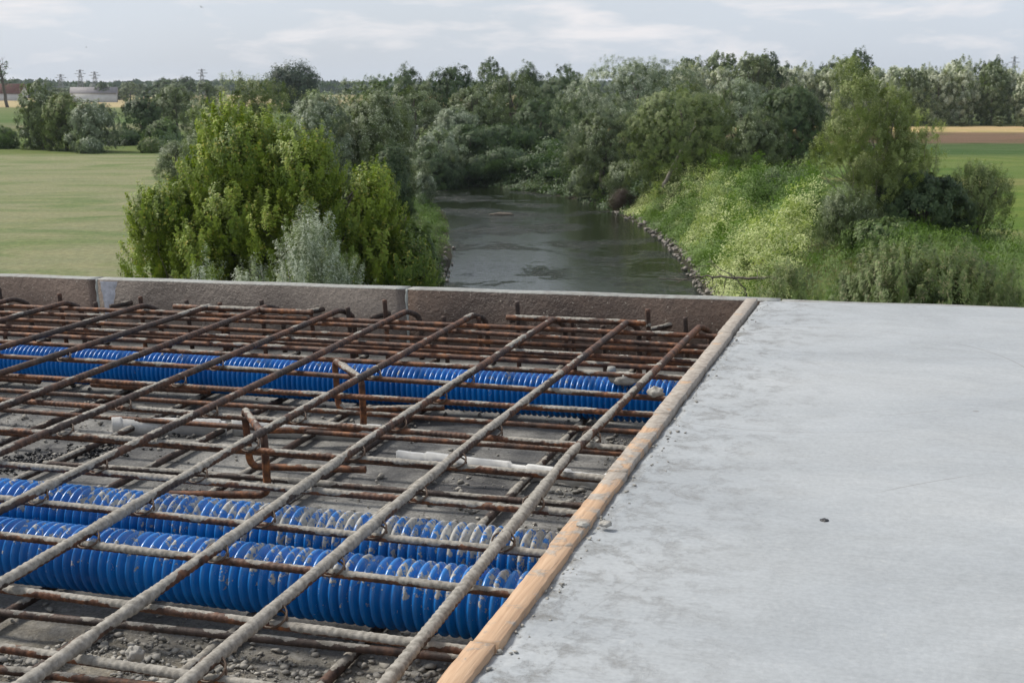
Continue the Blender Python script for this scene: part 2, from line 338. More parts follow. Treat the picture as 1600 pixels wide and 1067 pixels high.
def rebar_mesh(name, pts, r, cem, dark=0.3, seed=0, step=0.003, k=10, rib=0.10, pitch=0.0115, bow=0.0):
    """cem(P) gives cement coverage 0..1 along the bar; lumps are real bumps on the bar"""
    P, s = rounded(pts, step); L = s[-1]
    P = P + np.stack([np.sin(s * 2.1 + seed) * bow, np.sin(s * 1.7 + seed * 2) * bow, np.sin(s * 2.6 + seed * 3) * bow * 0.6], -1)
    T, A, B = frames(P); th = np.arange(k) / k * 2 * math.pi
    side = np.sin(th)                                    # two rib rows, slanted
    ph = s[:, None] / pitch * 2 * math.pi + 1.1 * np.abs(((th / math.pi) % 1) - 0.5)[None, :] * 4
    R = r * (1 + rib * (0.5 + 0.5 * np.cos(ph)) ** 1.5 * (0.25 + 0.75 * np.abs(np.cos(th))[None, :]))
    up = (np.cos(th)[None, :] * A[:, 2:3] + np.sin(th)[None, :] * B[:, 2:3])
    base = cem(P)[:, None]
    q = np.stack([np.repeat(s[:, None], k, 1), np.repeat((np.cos(th) * r)[None], len(s), 0), np.repeat((np.sin(th) * r)[None], len(s), 0)], -1).reshape(-1, 3)
    n1 = vnoise(q, 28, seed, 3).reshape(len(s), k); n2 = vnoise(q, 150, seed + 5, 2).reshape(len(s), k)
    n0 = vnoise(q * [1, 0, 0], 5.0, seed + 9, 2).reshape(len(s), k)
    c = sstep(0.40, 0.60, base * 0.95 + 0.42 * up + 1.0 * (n1 - 0.5) + 0.6 * (n0 - 0.5))
    R = R + c * r * (0.03 + 0.26 * n2 * n1 * sstep(0.45, 0.75, n0 * 0.5 + n1 * 0.5) * 2) 
    V, F, C = tube_np(P, R, k)
    cc = np.concatenate([c.ravel(), [0, 0]])
    return mesh_np(name, V - np.array(pts[0]), [F, C], M_REBAR, True, {'cement': cc, 'dark': np.full(len(cc), dark)})
def tie_wire(parent, at, r):
    """a twist of wire wrapped round a crossing; at is local to the bar"""
    t = np.linspace(0, 2 * math.pi * 1.6, 26); rr = r * 1.25
    P = np.stack([rr * 1.25 * np.cos(t), rr * 1.25 * np.sin(t) * 0.8, (t / t[-1] - 0.5) * r * 1.2 + rr * 0.6 * np.sin(t)], -1)
    P = np.concatenate([P, [P[-1] + [0.006, 0.004, 0.006], P[-1] + [0.012, 0.010, 0.014]]])
    m = MB(); m.tube(P, 0.0015, 5)
    link('tie_wire', m.mesh('tie_wire', M_WIRE, True), tuple(at), parent=parent)

W_TOP, W_CROSS, W_BT, W_BL, W_FLOOR, W_SLAB = -0.600, -0.618, -0.716, -0.735, -0.748, -0.562
ORD = ['first', 'second', 'third', 'fourth', 'fifth', 'sixth', 'seventh', 'eighth', 'ninth', 'tenth', 'eleventh', 'twelfth', 'thirteenth', 'fourteenth', 'fifteenth', 'sixteenth', 'seventeenth', 'eighteenth', 'nineteenth', 'twentieth', 'twenty-first', 'twenty-second', 'twenty-third']
cross_u = [0.60, 0.75, 0.90, 1.053, 1.190, 1.346, 1.480, 1.632, 1.803, 1.980, 2.175, 2.325, 2.475, 2.642, 2.815]
# upper bars running away from the camera: (v near, v mid, v far, end u)
REC = [(-0.505, -0.540, -0.518, 2.935), (-0.705, -0.716, -0.704, 2.957), (-0.868, -0.897, -0.890, 2.950), (-1.072, -1.096, -1.113, 2.977),
       (-1.262, -1.283, -1.300, 2.982), (-1.462, -1.476, -1.490, 2.969), (-1.660, -1.690, -1.712, 2.984), (-1.89, -1.893, -1.875, 2.954),
       (-2.09, -2.095, -2.071, 2.93), (-2.30, -2.31, -2.325, 2.92), (-2.50, -2.51, -2.53, 2.95), (-2.70, -2.71, -2.72, 2.94), (-2.91, -2.90, -2.92, 2.95)]
def cem_rec(v):
    def f(P):
        u = P[:, 1]; near = sstep(2.7, 0.95, u + 0.55 * (-v - 0.9)); return np.clip(-0.08 + 0.8 * near, -0.08, 0.75)
    return f
desc = ['heavily cement coated', 'cement coated', 'cement splashed', 'cement splashed', 'brown and grey', 'brown', 'dark brown', 'dark brown', 'dark brown', 'dark', 'dark', 'dark', 'dark']
for i, (a, b, c, ue) in enumerate(REC):
    pts = [(a - (b - a) * 0.6, 0.05, W_TOP), (a, 1.0, W_TOP), (b, 1.85, W_TOP), (c, ue - 0.02, W_TOP), (c + 0.018, ue + 0.018, W_TOP - 0.02), (c + 0.02, ue + 0.02, W_TOP - 0.06), (c + 0.02, ue + 0.02, W_FLOOR + 0.01)]
    if i == 4: pts[0] = (-1.24, 0.05, W_TOP)
    me = rebar_mesh('upper_rebar', pts, 0.0069, cem_rec(b), 0.45 + 0.03 * i, 11 + i * 3, 0.0025 if i < 7 else 0.004, 12, 0.21, bow=0.0012)
    o = link('rebar', me, pts[0], True)
    tag(o, f"{desc[i]} upper rebar running away from the camera, {ORD[i]} counted from the wooden board" if i else "heavily cement coated upper rebar running away from the camera, nearest to the wooden board", 'rebar', 'upper rebars running towards the far edge')
    for cu in cross_u[3:12]:
        if RNG.random() < 0.6:
            vv = np.interp(cu, [1.0, 1.85, ue], [a, b, c]); tie_wire(o, np.array([vv, cu, W_TOP - 0.009]) - np.array(pts[0]), 0.010)
# upper cross bars
def cem_cross(u0):
    def f(P):
        v = P[:, 0]; r = sstep(-2.3, -0.5, v); n = sstep(2.9, 1.05, u0); return np.clip(-0.08 + 0.22 * n + 0.38 * r * (0.15 + n), -0.1, 0.5)
    return f
for i, u in enumerate(cross_u):
    jit = RNG.normal(0, 0.006, 4)
    xs = [-4.6, -3.0, -1.4, -0.44, 0.2]
    if i == 4: us = [1.20, 1.20, 1.192, 1.184, 1.18]
    elif i in (9, 11, 13): us = [u - 0.005, u, u + 0.012, u - 0.022, u - 0.03]
    elif i == 14: us = [2.76, 2.80, 2.845, 2.775, 2.76]
    else: us = [u, u, u + jit[1] * 0.5, u + jit[2] * 0.5, u]
    pts = [(x, q, W_CROSS) for x, q in zip(xs, us)]
    me = rebar_mesh('cross_rebar', pts, 0.0054, cem_cross(u), 0.0 if i in (7, 8, 10, 3) else 0.12, 101 + i * 7, 0.0024 if u < 2.2 else 0.0035, 10, 0.20, 0.0095, bow=0.0012)
    o = link('rebar', me, pts[0], True)
    tag(o, f"rusty cross rebar in the upper mat, {ORD[len(cross_u) - 1 - i]} counted from the far edge panels" if i < len(cross_u) - 1 else "rusty cross rebar in the upper mat, closest of that layer to the far edge panels", 'rebar', 'upper cross rebars lying left to right')
# two further rails under the bends by the panels
for j, (u, wz, lab) in enumerate([(2.905, W_CROSS, 'thin rusty cross rebar right under the bent bar ends by the panels'), (2.93, W_CROSS - 0.045, 'lower rusty cross rebar behind the bent bar ends by the panels'),
                                   (2.77, -0.655, 'thick brown cross rebar low in the gap behind the far blue pipe'), (2.62, -0.632, 'brown lapped cross rebar just beyond the far blue pipe')]):
    pts = [(-4.6, u, wz), (-1.5, u, wz), (0.2, u - 0.02, wz)]
    o = link('rebar', rebar_mesh('cross_rebar', pts, 0.0062, cem_cross(2.9), 0.05, 300 + j, 0.004, 8, 0.10), pts[0], True)
    tag(o, lab, 'rebar', 'cross rebars by the far edge')
# bottom mat
bt = [(1.308, -4.6, 'grey'), (1.935, -1.62, 'grey'), (2.075, -4.6, 'brown'), (2.235, -4.6, 'brown'), (2.39, -4.6, 'brown'), (1.160, -4.6, 'brown'), (0.93, -4.6, 'grey'), (2.99, -4.6, 'brown')]
for j, (u, v0, cl) in enumerate(bt):
    sl = 0.052 if u in (1.308, 1.160) else 0.004; pts = [(v0, u - 0.02 - sl, W_BT), (-1.2, u, W_BT), (-0.42, u + sl, W_BT), (0.2, u + sl, W_BT)]
    f = (lambda P: np.full(len(P), 0.18)) if cl == 'grey' else (lambda P: np.full(len(P), 0.06))
    o = link('rebar', rebar_mesh('bottom_rebar', pts, 0.0057, f, 0.75 if cl == 'grey' else 0.2, 400 + j, 0.0028, 8, 0.13, 0.0085, bow=0.001), pts[0], True)
    k = sorted(b[0] for b in bt).index(u)
    tag(o, f"{'greyish' if cl == 'grey' else 'brown'} cross rebar low on the deck, {ORD[k]} nearest to the camera of the lower mat", 'rebar', 'lower cross rebars on the deck')
for j, v in enumerate([-0.485, -0.70, -0.885, -1.076, -1.235, -1.442, -1.648, -1.86, -2.06, -2.27, -2.48]):
    pts = [(v, 0.1, W_BL), (v + 0.004, 1.8, W_BL), (v, 3.0, W_BL)]
    o = link('rebar', rebar_mesh('bottom_rebar', pts, 0.0072, lambda P: np.full(len(P), 0.22), 0.85, 500 + j, 0.004, 8, 0.10, bow=0.001), pts[0], True)
    tag(o, f"dark rebar lying on the deck floor under the mat, {ORD[j]} counted from the wooden board", 'rebar', 'lower rebars running towards the far edge')
# loose bar ends in the lower mat
for j, (p, q, lab) in enumerate([((-1.9, 2.435, -0.70), (-1.58, 2.44, -0.70), 'short rusty rebar end below the far blue pipe at the left'), ((-2.6, 2.44, -0.70), (-2.05, 2.43, -0.70), 'loose rusty rebar stub left below the far blue pipe'),
                                 ((-1.4, 1.075, -0.69), (-0.925, 1.085, -0.69), 'short rusty rebar end in the bottom left corner of the mat')]):
    o = link('rebar', rebar_mesh('rebar_end', [p, ((p[0] + q[0]) / 2, p[1], p[2]), q], 0.0085, lambda P: np.full(len(P), 0.1), 0.05, 600 + j, 0.003, 10, 0.1), p, True)
    tag(o, lab, 'rebar', 'loose rebar ends')

# bent spacer chairs: foot, post, cross rod on top, post, foot (one bent rod each)
def chair(name, tA, tB, footA, footB, label):
    a0 = (tA[0] + 0.004, tA[1], W_BL + 0.02); b0 = (tB[0], tB[1], W_BL + 0.02)
    pts = [footA, a0, (tA[0], tA[1], -0.603), (tB[0], tB[1], -0.607), b0, footB]
    P = [np.array(p) for p in pts]
    me = rebar_mesh('chair_rod', pts, 0.0068, lambda P: np.full(len(P), 0.08), 0.0, hash(label) % 97, 0.0025, 10, 0.07)
    tag(link(name, me, pts[0], True), label, 'rebar chair', 'bent rebar chairs between the two mats')
chair('rebar_chair', (-1.233, 2.402), (-1.108, 2.275), (-1.005, 2.47, W_BL + 0.022), (-1.31, 2.21, W_BL + 0.022), 'bent rusty rebar chair standing in front of the far blue pipe')
chair('rebar_chair', (-1.216, 1.99), (-1.095, 1.85), (-0.985, 2.02, W_BL + 0.022), (-1.28, 1.80, W_BL + 0.022), 'bent rusty rebar chair standing behind the two near blue pipes')

# corrugated pipes
def pipe(u, wc, R, v0, v1, label, seed, dirt, sag=0.004, k=36):
    pitch = 0.0150 if u < 2 else 0.0130; n = int((v1 - v0) / pitch); t = np.arange(n * 6 + 1) / 6.0
    s = t * pitch; prof = np.array([0.0, 0.75, 1.0, 1.0, 0.75, 0.0])[(np.arange(len(t)) % 6)]
    r = R - 0.0105 * (1 - prof)
    rr = 1 + RNG.normal(0, 0.004, n + 1)[(np.arange(len(t)) // 6)]
    P = np.stack([v0 + s, u + sag * np.sin(s * 1.3 + seed), wc + 0.003 * np.sin(s * 1.9 + seed)], -1)
    V, F, C = tube_np(P, r * rr, k)
    up = (V[:, 2] - wc) / R
    c = np.clip(0.15 + 0.55 * np.clip(up + 0.2, 0, 1) + dirt * sstep(-1.6, -0.5, V[:, 0]), 0, 1.2)
    c = np.where(up < -0.2, c * 0.55, c)
    c = c * (0.75 + dirt)
    org = np.array([v0, u, wc])
    o = link('corrugated_pipe', mesh_np('corrugated_pipe', V - org, [F, C], M_PIPE, True, {'cement': c}), tuple(org), True)
    return tag(o, label, 'pipe', 'blue corrugated cable ducts')
pipe(1.426, -0.6755, 0.0478, -4.4, -0.40, 'blue corrugated duct nearest to the camera, splashed with cement', 1, 0.26)
pipe(1.580, -0.6765, 0.0475, -4.4, -0.40, 'blue corrugated duct lying right behind the nearest one, cement crusted at its right end', 2.2, 0.42)
pipe(2.510, -0.6785, 0.0475, -4.4, -0.40, 'clean blue corrugated duct lying alone near the far edge panels', 4, 0.12)

# lumps of mortar
def lump(loc, sc_, seed, label, name='mortar_lump', mat=M_CEM, cat='mortar', group='lumps of spilled mortar', n=14):
    th, ph = np.meshgrid(np.linspace(0, 2 * math.pi, n * 2, endpoint=False), np.linspace(0.02, math.pi - 0.02, n)); k = n * 2
    D = np.stack([np.cos(th) * np.sin(ph), np.sin(th) * np.sin(ph), np.cos(ph)], -1).reshape(-1, 3)
    r = 0.62 + 0.75 * vnoise(D + seed, 2.6, seed, 3)
    V = D * r[:, None] * np.array(sc_)
    i = np.arange(n - 1)[:, None] * k; j = np.arange(k)[None]; j2 = (j + 1) % k
    F = np.stack([i + j, i + k + j, i + k + j2, i + j2], -1).reshape(-1, 4)
    o = link(name, mesh_np(name, V, F, mat, True), loc, True); return tag(o, label, cat, group)
lump((-0.60, 2.48, -0.628), (0.035, 0.02, 0.013), 3, 'crusty mortar lump on top of the far blue duct')
lump((-0.497, 2.31, -0.61), (0.016, 0.012, 0.012), 4, 'small mortar lump stuck on a cross rebar near the wooden board')
lump((-0.115, 1.54, W_SLAB + 0.001), (0.006, 0.006, 0.003), 5, 'small dark pebble lying on the pale slab', 'pebble', M_TAR, 'pebble', None)
lump((-0.93, 1.222, -0.70), (0.012, 0.010, 0.010), 6, 'mortar clot on the low grey cross rebar in front')
for j, (v, u) in enumerate([(-0.395, 1.43), (-0.368, 1.44)]):
    lump((v - 0.006, u, -0.5535), (0.008, 0.006, 0.004), 8 + j, ['mortar crumb on the inner edge of the wooden board', 'mortar crumb on the outer edge of the wooden board'][j])
# grey stub sticking up behind the far pipe
m = MB(); m.tube([(0, 0, 0), (0, 0, 0.11), (0, 0, 0.118)], [0.0105, 0.0105, 0.0085], 16)
tag(link('plastic_stub', m.mesh('plastic_stub', M_STUB, True), (-0.652, 2.575, -0.745), True), 'short grey plastic stub standing behind the far blue duct', 'pipe stub')

# fibre cement strips left on the deck, standing on edge (one has a scalloped lower edge)
def strip(a, b, h, th, scallop, label, seed):
    a = np.array(a, float); b = np.array(b, float); d = b - a; L = np.linalg.norm(d); n = 120
    s = np.linspace(0, 1, n); P = a[:, None] * (1 - s) + b[:, None] * s; nx = np.array([-d[1], d[0]]) / L
    zt = h + 0.002 * vnoise(np.stack([s * 30, s * 0, s * 0], -1), 1, seed, 2) - 0.004 * (vnoise(np.stack([s * 9, s * 0, s * 0], -1), 1, seed + 3) > 0.8)
    zb = (0.007 * np.abs(np.sin(s * L / 0.042 * math.pi)) * (s > 0.12)) if scallop else 0 * s
    V = []
    for sd_, z in ((-1, zb), (1, zb), (1, zt), (-1, zt)):
        V.append(np.stack([P[0] - a[0] + nx[0] * th / 2 * sd_, P[1] - a[1] + nx[1] * th / 2 * sd_, z], -1))
    V = np.stack(V, 1).reshape(-1, 3); i = np.arange(n - 1)[:, None] * 4; j = np.arange(4)[None]; j2 = (j + 1) % 4
    F = np.stack([i + j, i + 4 + j, i + 4 + j2, i + j2], -1).reshape(-1, 4)
    F = np.concatenate([F, [[0, 1, 2, 3]], [[(n - 1) * 4 + 3, (n - 1) * 4 + 2, (n - 1) * 4 + 1, (n - 1) * 4]]])
    o = link('cement_strip', mesh_np('cement_strip', V, F, M_FOAM), (a[0], a[1], W_FLOOR), True)
    tag(o, label, 'strip', 'pale strips left standing on the deck')
strip((-0.985, 2.165), (-0.50, 2.105), 0.032, 0.010, True, 'pale strip with a scalloped lower edge standing near the wooden board', 3)
strip((-1.69, 2.22), (-1.43, 2.262), 0.036, 0.004, False, 'leftmost pale strip, standing slanted on the deck behind the near ducts', 5)
strip((-1.42, 2.272), (-1.08, 2.30), 0.036, 0.007, False, 'middle pale strip standing on the deck by the rebar chair', 7)

# wooden board pieces
uj = [-0.15, 0.2, 0.5, 0.80, 1.088, 1.359, 1.653, 1.968, 2.307, 2.638, 3.066]
for i in range(len(uj) - 1):
    u0, u1 = uj[i] + 0.0011, uj[i + 1] - 0.0011; n = 40; ms = []
    dv = RNG.normal(0, 0.0012); vi = np.interp((u0 + u1) / 2, [0.9, 3.05], [-0.4215, -0.433]) + dv; vo = vi + 0.0275
    s = np.linspace(u0, u1, n); dz = RNG.normal(0, 0.0008)
    def jag(k, a): return a * (vnoise(np.stack([s * 60, s * 0 + k, s * 0], -1), 1, i * 5 + k, 3) - 0.5)
    prof = [(vi, -0.745), (vo, -0.745), (vo, W_SLAB + 0.0070 + dz), (vo - 0.0006, W_SLAB + 0.0078 + dz), (vi + 0.0006, W_SLAB + 0.0078 + dz), (vi, W_SLAB + 0.0070 + dz)]
    V = np.stack([np.stack([np.full(n, p[0]) + (jag(1, 0.002) if k >= 4 else jag(2, 0.0035)) - vi, s - u0, np.full(n, p[1]) + jag(3, 0.0006) + 0.745], -1) for k, p in enumerate(prof)], 1).reshape(-1, 3)
    q = 6; ii = np.arange(n - 1)[:, None] * q; j = np.arange(q)[None]; j2 = (j + 1) % q
    F = np.stack([ii + j, ii + q + j, ii + q + j2, ii + j2], -1).reshape(-1, 4)
    F = np.concatenate([F, [[0, 1, 2, 3]], [[0, 3, 4, 5]], [[(n - 1) * q + 3, (n - 1) * q + 2, (n - 1) * q + 1, (n - 1) * q]], [[(n - 1) * q + 5, (n - 1) * q + 4, (n - 1) * q + 3, (n - 1) * q]]])
    o = link('formwork_board', mesh_np('formwork_board', V, F, M_WOOD), (vi, u0, -0.745), True)
    k = len(uj) - 2 - i
    tag(o, (f"pine formwork board piece edging the slab, {ORD[k]} counted from the far panels" if k else "mortar smeared pine board piece edging the slab, touching the far panels"), 'board', 'wooden board pieces along the slab edge')

# pale slab
nv, nu = 330, 330
vs = np.concatenate([np.linspace(0.0, 0.5, 150), np.linspace(0.5, 4.9, nv - 150)[1:]]); nv = len(vs); us = np.linspace(-0.6, 3.0735, nu)
X, Y = np.meshgrid(vs, us, indexing='xy')
Q = np.stack([X.ravel(), Y.ravel(), X.ravel() * 0], -1)
Z = 0.0014 * (vnoise(Q, 5, 3, 3) - 0.5) + 0.0055 * np.clip(X.ravel() / 1.0, 0, 2.0)
edge = np.exp(-X.ravel() / 0.012); Z = Z - edge * 0.006 * vnoise(Q, 45, 4, 3) + np.exp(-((X.ravel() - 0.012) / 0.014) ** 2) * 0.0065 * (vnoise(Q, 70, 8, 3) - 0.4)
fr = np.exp(-X.ravel() / 0.10); Z = Z + fr * 0.0016 * (vnoise(Q, 120, 6, 2) - 0.5)
Xr = X.ravel() + np.where(X.ravel() < 0.001, -0.003, 0)
V = np.stack([Xr, Y.ravel(), Z], -1); idx = np.arange(nu * nv).reshape(nu, nv)
F = np.stack([idx[:-1, :-1], idx[:-1, 1:], idx[1:, 1:], idx[1:, :-1]], -1).reshape(-1, 4)
loop = np.concatenate([idx[0, :], idx[1:, -1], idx[-1, -2::-1], idx[-2:0:-1, 0]])
Vs = V[loop].copy(); Vs[:, 2] = -0.20; b0 = len(V); nl = len(loop); a = np.arange(nl); a2 = (a + 1) % nl
F2 = np.stack([loop[a], b0 + a, b0 + a2, loop[a2]], -1)
me = mesh_np('concrete_slab', np.concatenate([V, Vs]), np.concatenate([F, F2]), M_SLAB, True)
tag(link('concrete_slab', me, (-0.3945, 0, W_SLAB), True), 'pale freshly cast concrete slab right of the wooden board', 'slab', None, 'thing')

# rough deck floor between the board and the panels
vs = np.linspace(-4.6, -0.43, 420); us = np.linspace(-0.2, 3.074, 330); X, Y = np.meshgrid(vs, us); Q = np.stack([X.ravel(), Y.ravel(), X.ravel() * 0], -1)
Z = 0.006 * (vnoise(Q, 6, 21, 4) - 0.5) + 0.006 * (vnoise(Q, 45, 22, 2) - 0.5) * sstep(1.7, 1.2, Q[:, 1])
Z = np.minimum(Z - 0.001, 0.004)
idx = np.arange(Z.size).reshape(X.shape); F = np.stack([idx[:-1, :-1], idx[:-1, 1:], idx[1:, 1:], idx[1:, :-1]], -1).reshape(-1, 4)
tag(link('deck_floor', mesh_np('deck_floor', np.stack([Q[:, 0], Q[:, 1], Z], -1), F, M_FLOOR, True), (0, 0, W_FLOOR), True), 'rough grey concrete floor under the rebar mats', 'floor', None, 'structure')
m = MB(); m.box((-6.0, -3.5, -1.05), (6.0, 3.072, -0.762))
tag(link('bridge_deck', m.mesh('bridge_deck', M_CONC), (0, 0, 0), True), 'thick concrete bridge deck carrying the mats', 'deck', None, 'structure')

# precast edge panels with sealed joints
joints = [-5.35, -4.35, -3.35, -2.35, -1.35, -0.35, 0.65, 1.65, 2.65, 3.65, 4.65]
labs = {-3.35: 'stained brown edge panel at the far left of the deck', -2.35: 'greyish edge panel right of the white patch, second from the left in view', -1.35: 'dark brown edge panel whose right end meets the wooden board',
        -4.35: 'brown edge panel just outside the left frame edge'}
for i in range(len(joints) - 1):
    v0, v1 = joints[i], joints[i + 1]; g = 0.003; top = -0.5605 if v0 < -0.4 else W_SLAB - 0.002 + 0.0055 * min(v0 + 0.39, 2.0)
    if v0 > -0.4: g = 0.0015
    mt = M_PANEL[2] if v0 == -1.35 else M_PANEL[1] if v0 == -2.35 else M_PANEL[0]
    r0 = empty('edge_panel', ((v0 + v1) / 2, 3.076, -1.1), True); hw = (v1 - v0) / 2 - g; zt = top + 1.1
    prof = [(0, 0), (0.042, 0), (0.042, zt - 0.003), (0.039, zt), (0.003, zt), (0, zt - 0.003)]
    nseg = 30; xs_ = np.linspace(-hw, hw, nseg); V = np.array([[(x, p[0] + (0.0004 * math.sin(x * 31 + i)), p[1] + (0.0007 * math.sin(x * 17 + i * 2) if k in (3, 4) else 0)) for k, p in enumerate(prof)] for x in xs_]).reshape(-1, 3)
    q = 6; ii = np.arange(nseg - 1)[:, None] * q; j = np.arange(q)[None]; j2 = (j + 1) % q
    F = np.stack([ii + j, ii + j2, ii + q + j2, ii + q + j], -1).reshape(-1, 4)
    e_ = (nseg - 1) * q; F = np.concatenate([F, [[3, 2, 1, 0]], [[5, 4, 3, 0]], [[e_, e_ + 1, e_ + 2, e_ + 3]], [[e_, e_ + 3, e_ + 4, e_ + 5]]])
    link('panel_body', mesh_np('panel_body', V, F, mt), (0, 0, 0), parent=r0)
    if v0 < 0.5:
        zz = np.linspace(0.3, zt - 0.0015, 30)
        P = np.stack([np.full(30, hw + g) + 0.0012 * np.sin(zz * 60), np.full(30, 0.0015), zz], -1)
        m = MB(); m.tube(P, 0.0042 + 0.0012 * np.sin(zz * 150), 8); link('joint_seal', m.mesh('joint_seal', M_SEAL, True), (0, 0, 0), parent=r0)
    if v0 == -2.35:   # white filler patch beside the joint
        n = 26; ys = np.linspace(0, 1, n); zz = zt - 0.006 - ys * 0.125
        lo = -hw + 0.006 + 0.012 * ys + 0.008 * vnoise(np.stack([ys * 9, ys * 0, ys * 0], -1), 1, 3, 2); hi = -hw + 0.068 - 0.03 * ys + 0.014 * (vnoise(np.stack([ys * 7, ys * 0 + 4, ys * 0], -1), 1, 5, 3) - 0.5) - 0.02 * (ys > 0.72) * (ys - 0.72) / 0.28
        V = []
        for a, b, z in zip(lo, hi, zz):
            for t in np.linspace(0, 1, 9):
                V.append((a + (b - a) * t, -0.0045 * math.sin(t * math.pi) ** 0.5 - 0.0006 + 0.0015 * random.random() * (0 < t < 1), z))
        idx = np.arange(n * 9).reshape(n, 9); F = np.stack([idx[:-1, :-1], idx[1:, :-1], idx[1:, 1:], idx[:-1, 1:]], -1).reshape(-1, 4)
        link('filler_patch', mesh_np('filler_patch', V, F, M_WHITEPATCH, True), (0, 0, 0), parent=r0)
    tag(r0, labs.get(v0, f"edge panel hidden behind the pale slab, {ORD[max(0, i - 5)]} right of the wooden board" if v0 > -0.4 else 'edge panel outside the left of the picture'), 'edge panel', 'precast edge panels of the bridge')

# stirrups and anchor loops between the mats and the panels
vst = [-2.62, -2.42, -2.27, -2.13, -1.99, -1.86, -1.74, -1.60, -1.47, -1.37, -1.21, -1.10, -1.0, -0.86, -0.77, -0.66, -0.57]
for j, v in enumerate(vst):
    u = 2.975 + 0.02 * math.sin(j * 2.1); hgt = W_TOP + 0.012 * math.sin(j * 1.7)
    pts = [(v, u, hgt - 0.004), (v + 0.003, u, -0.66), (v + 0.005, u + 0.004, -0.745)]
    if j % 3 == 0: pts = [(v, u, hgt + 0.022), (v + 0.002, u, -0.66), (v, u + 0.004, -0.745)]
    o = link('stirrup', rebar_mesh('stirrup', pts, 0.0062, lambda P: np.full(len(P), -0.1 if j < 14 else 0.15), 0.25 if j % 2 else 0.6, 700 + j, 0.003, 8, 0.09), pts[0], True)
    tag(o, (f"thin upright stirrup rod in front of the far panels, {ORD[len(vst) - 1 - j]} counted from the wooden board" if j < len(vst) - 1 else 'thin upright stirrup rod in front of the far panels, closest to the wooden board'), 'stirrup', 'stirrups by the edge panels')
anc = [-2.72, -2.25, -1.62, -1.42, -1.02, -0.64]
for j, v in enumerate(anc):
    z = -0.628 + 0.006 * math.sin(j * 3.3); z2 = z - 0.06
    m_ = [(v + 0.015, 3.078, z), (v + 0.004, 3.055, z - 0.001), (v - 0.012 - 0.006 * (j % 3), 3.03 - 0.01 * (j % 2), z - 0.003)]
    o = link('anchor_stub', rebar_mesh('anchor_stub', m_, 0.0072, lambda P: np.full(len(P), -0.1 if j < 5 else 0.3), 0.9, 800 + j, 0.003, 8, 0.08), m_[0], True)
    tag(o, f"black anchor stub sticking out of the edge panels, {ORD[j]} counted from the left", 'anchor', 'anchor stubs cast into the edge panels')
for j, (v0, v1, u, z, lab) in enumerate([(-1.015, -0.655, 2.935, -0.600, 'short rusty bar lying across the anchor stubs before the dark brown panel'), (-1.98, -1.55, 2.915, -0.602, 'short rusty bar lying on the anchor stubs before the greyish panel')]):
    pts = [(v0, u, z), ((v0 + v1) / 2, u - 0.003, z), (v1, u - 0.006, z)]
    tag(link('rebar', rebar_mesh('rebar', pts, 0.0072, lambda P: np.full(len(P), 0.05), 0.15, 850 + j, 0.003, 8, 0.1), pts[0], True), lab, 'rebar', 'short bars on the anchor stubs')

# rubble: uncountable crumbs on the floor and along the board
def crumbs(name, pts, sizes, mat, label, seed, cat='rubble'):
    ico = np.array([(0, 0, 1), (0.894, 0, 0.447), (0.276, 0.851, 0.447), (-0.724, 0.526, 0.447), (-0.724, -0.526, 0.447), (0.276, -0.851, 0.447), (0.724, 0.526, -0.447), (-0.276, 0.851, -0.447), (-0.894, 0, -0.447), (-0.276, -0.851, -0.447), (0.724, -0.526, -0.447), (0, 0, -1)])
    f = np.array([(0, 1, 2), (0, 2, 3), (0, 3, 4), (0, 4, 5), (0, 5, 1), (1, 6, 2), (2, 7, 3), (3, 8, 4), (4, 9, 5), (5, 10, 1), (6, 7, 2), (7, 8, 3), (8, 9, 4), (9, 10, 5), (10, 6, 1), (11, 7, 6), (11, 8, 7), (11, 9, 8), (11, 10, 9), (11, 6, 10)])
    r = np.random.default_rng(seed); n = len(pts)
    V = ico[None] * r.uniform(0.4, 1.35, (n, 12, 1)) * sizes[:, None, None] * np.stack([r.uniform(0.8, 1.5, n), r.uniform(0.7, 1.2, n), r.uniform(0.45, 0.8, n)], -1)[:, None, :]
    a = r.uniform(0, 6.28, n); c, s_ = np.cos(a)[:, None], np.sin(a)[:, None]
    V = np.stack([V[..., 0] * c - V[..., 1] * s_, V[..., 0] * s_ + V[..., 1] * c, V[..., 2]], -1) + pts[:, None, :]
    F = (f[None] + (np.arange(n) * 12)[:, None, None]).reshape(-1, 3)
    return tag(link(name, mesh_np(name, V.reshape(-1, 3), F, mat), (0, 0, 0), True), label, cat, None, 'stuff')
n = 150000; P = np.stack([RNG.uniform(-2.4, -0.44, n), RNG.uniform(0.7, 2.95, n), np.full(n, 0.0)], -1)
den = 0.06 + 0.95 * sstep(1.42, 1.25, P[:, 1]) + 0.3 * sstep(-0.9, -0.5, P[:, 0]); cl = vnoise(P, 13, 31, 3)
keep = RNG.random(n) < den * sstep(0.36, 0.6, cl) * 1.1; P = P[keep]; sz = 0.0012 + 0.0062 * RNG.random(len(P)) ** 5
P[:, 2] = W_FLOOR + sz * 0.4
crumbs('rubble', P, sz, M_RUBBLE, 'grey concrete rubble and crumbs scattered on the deck floor', 5)
n = 700; P = np.stack([-1.74 + RNG.normal(0, 0.10, n), 1.98 + RNG.normal(0, 0.05, n), np.full(n, 0.0)], -1); P[:, 1] += (P[:, 0] + 1.74) * 1.1; sz = RNG.uniform(0.002, 0.006, n); P[:, 2] = W_FLOOR + sz * 0.6
crumbs('bitumen_crumbs', P, sz, M_TAR, 'black crumbs scattered on the deck floor at the left behind the ducts', 6)
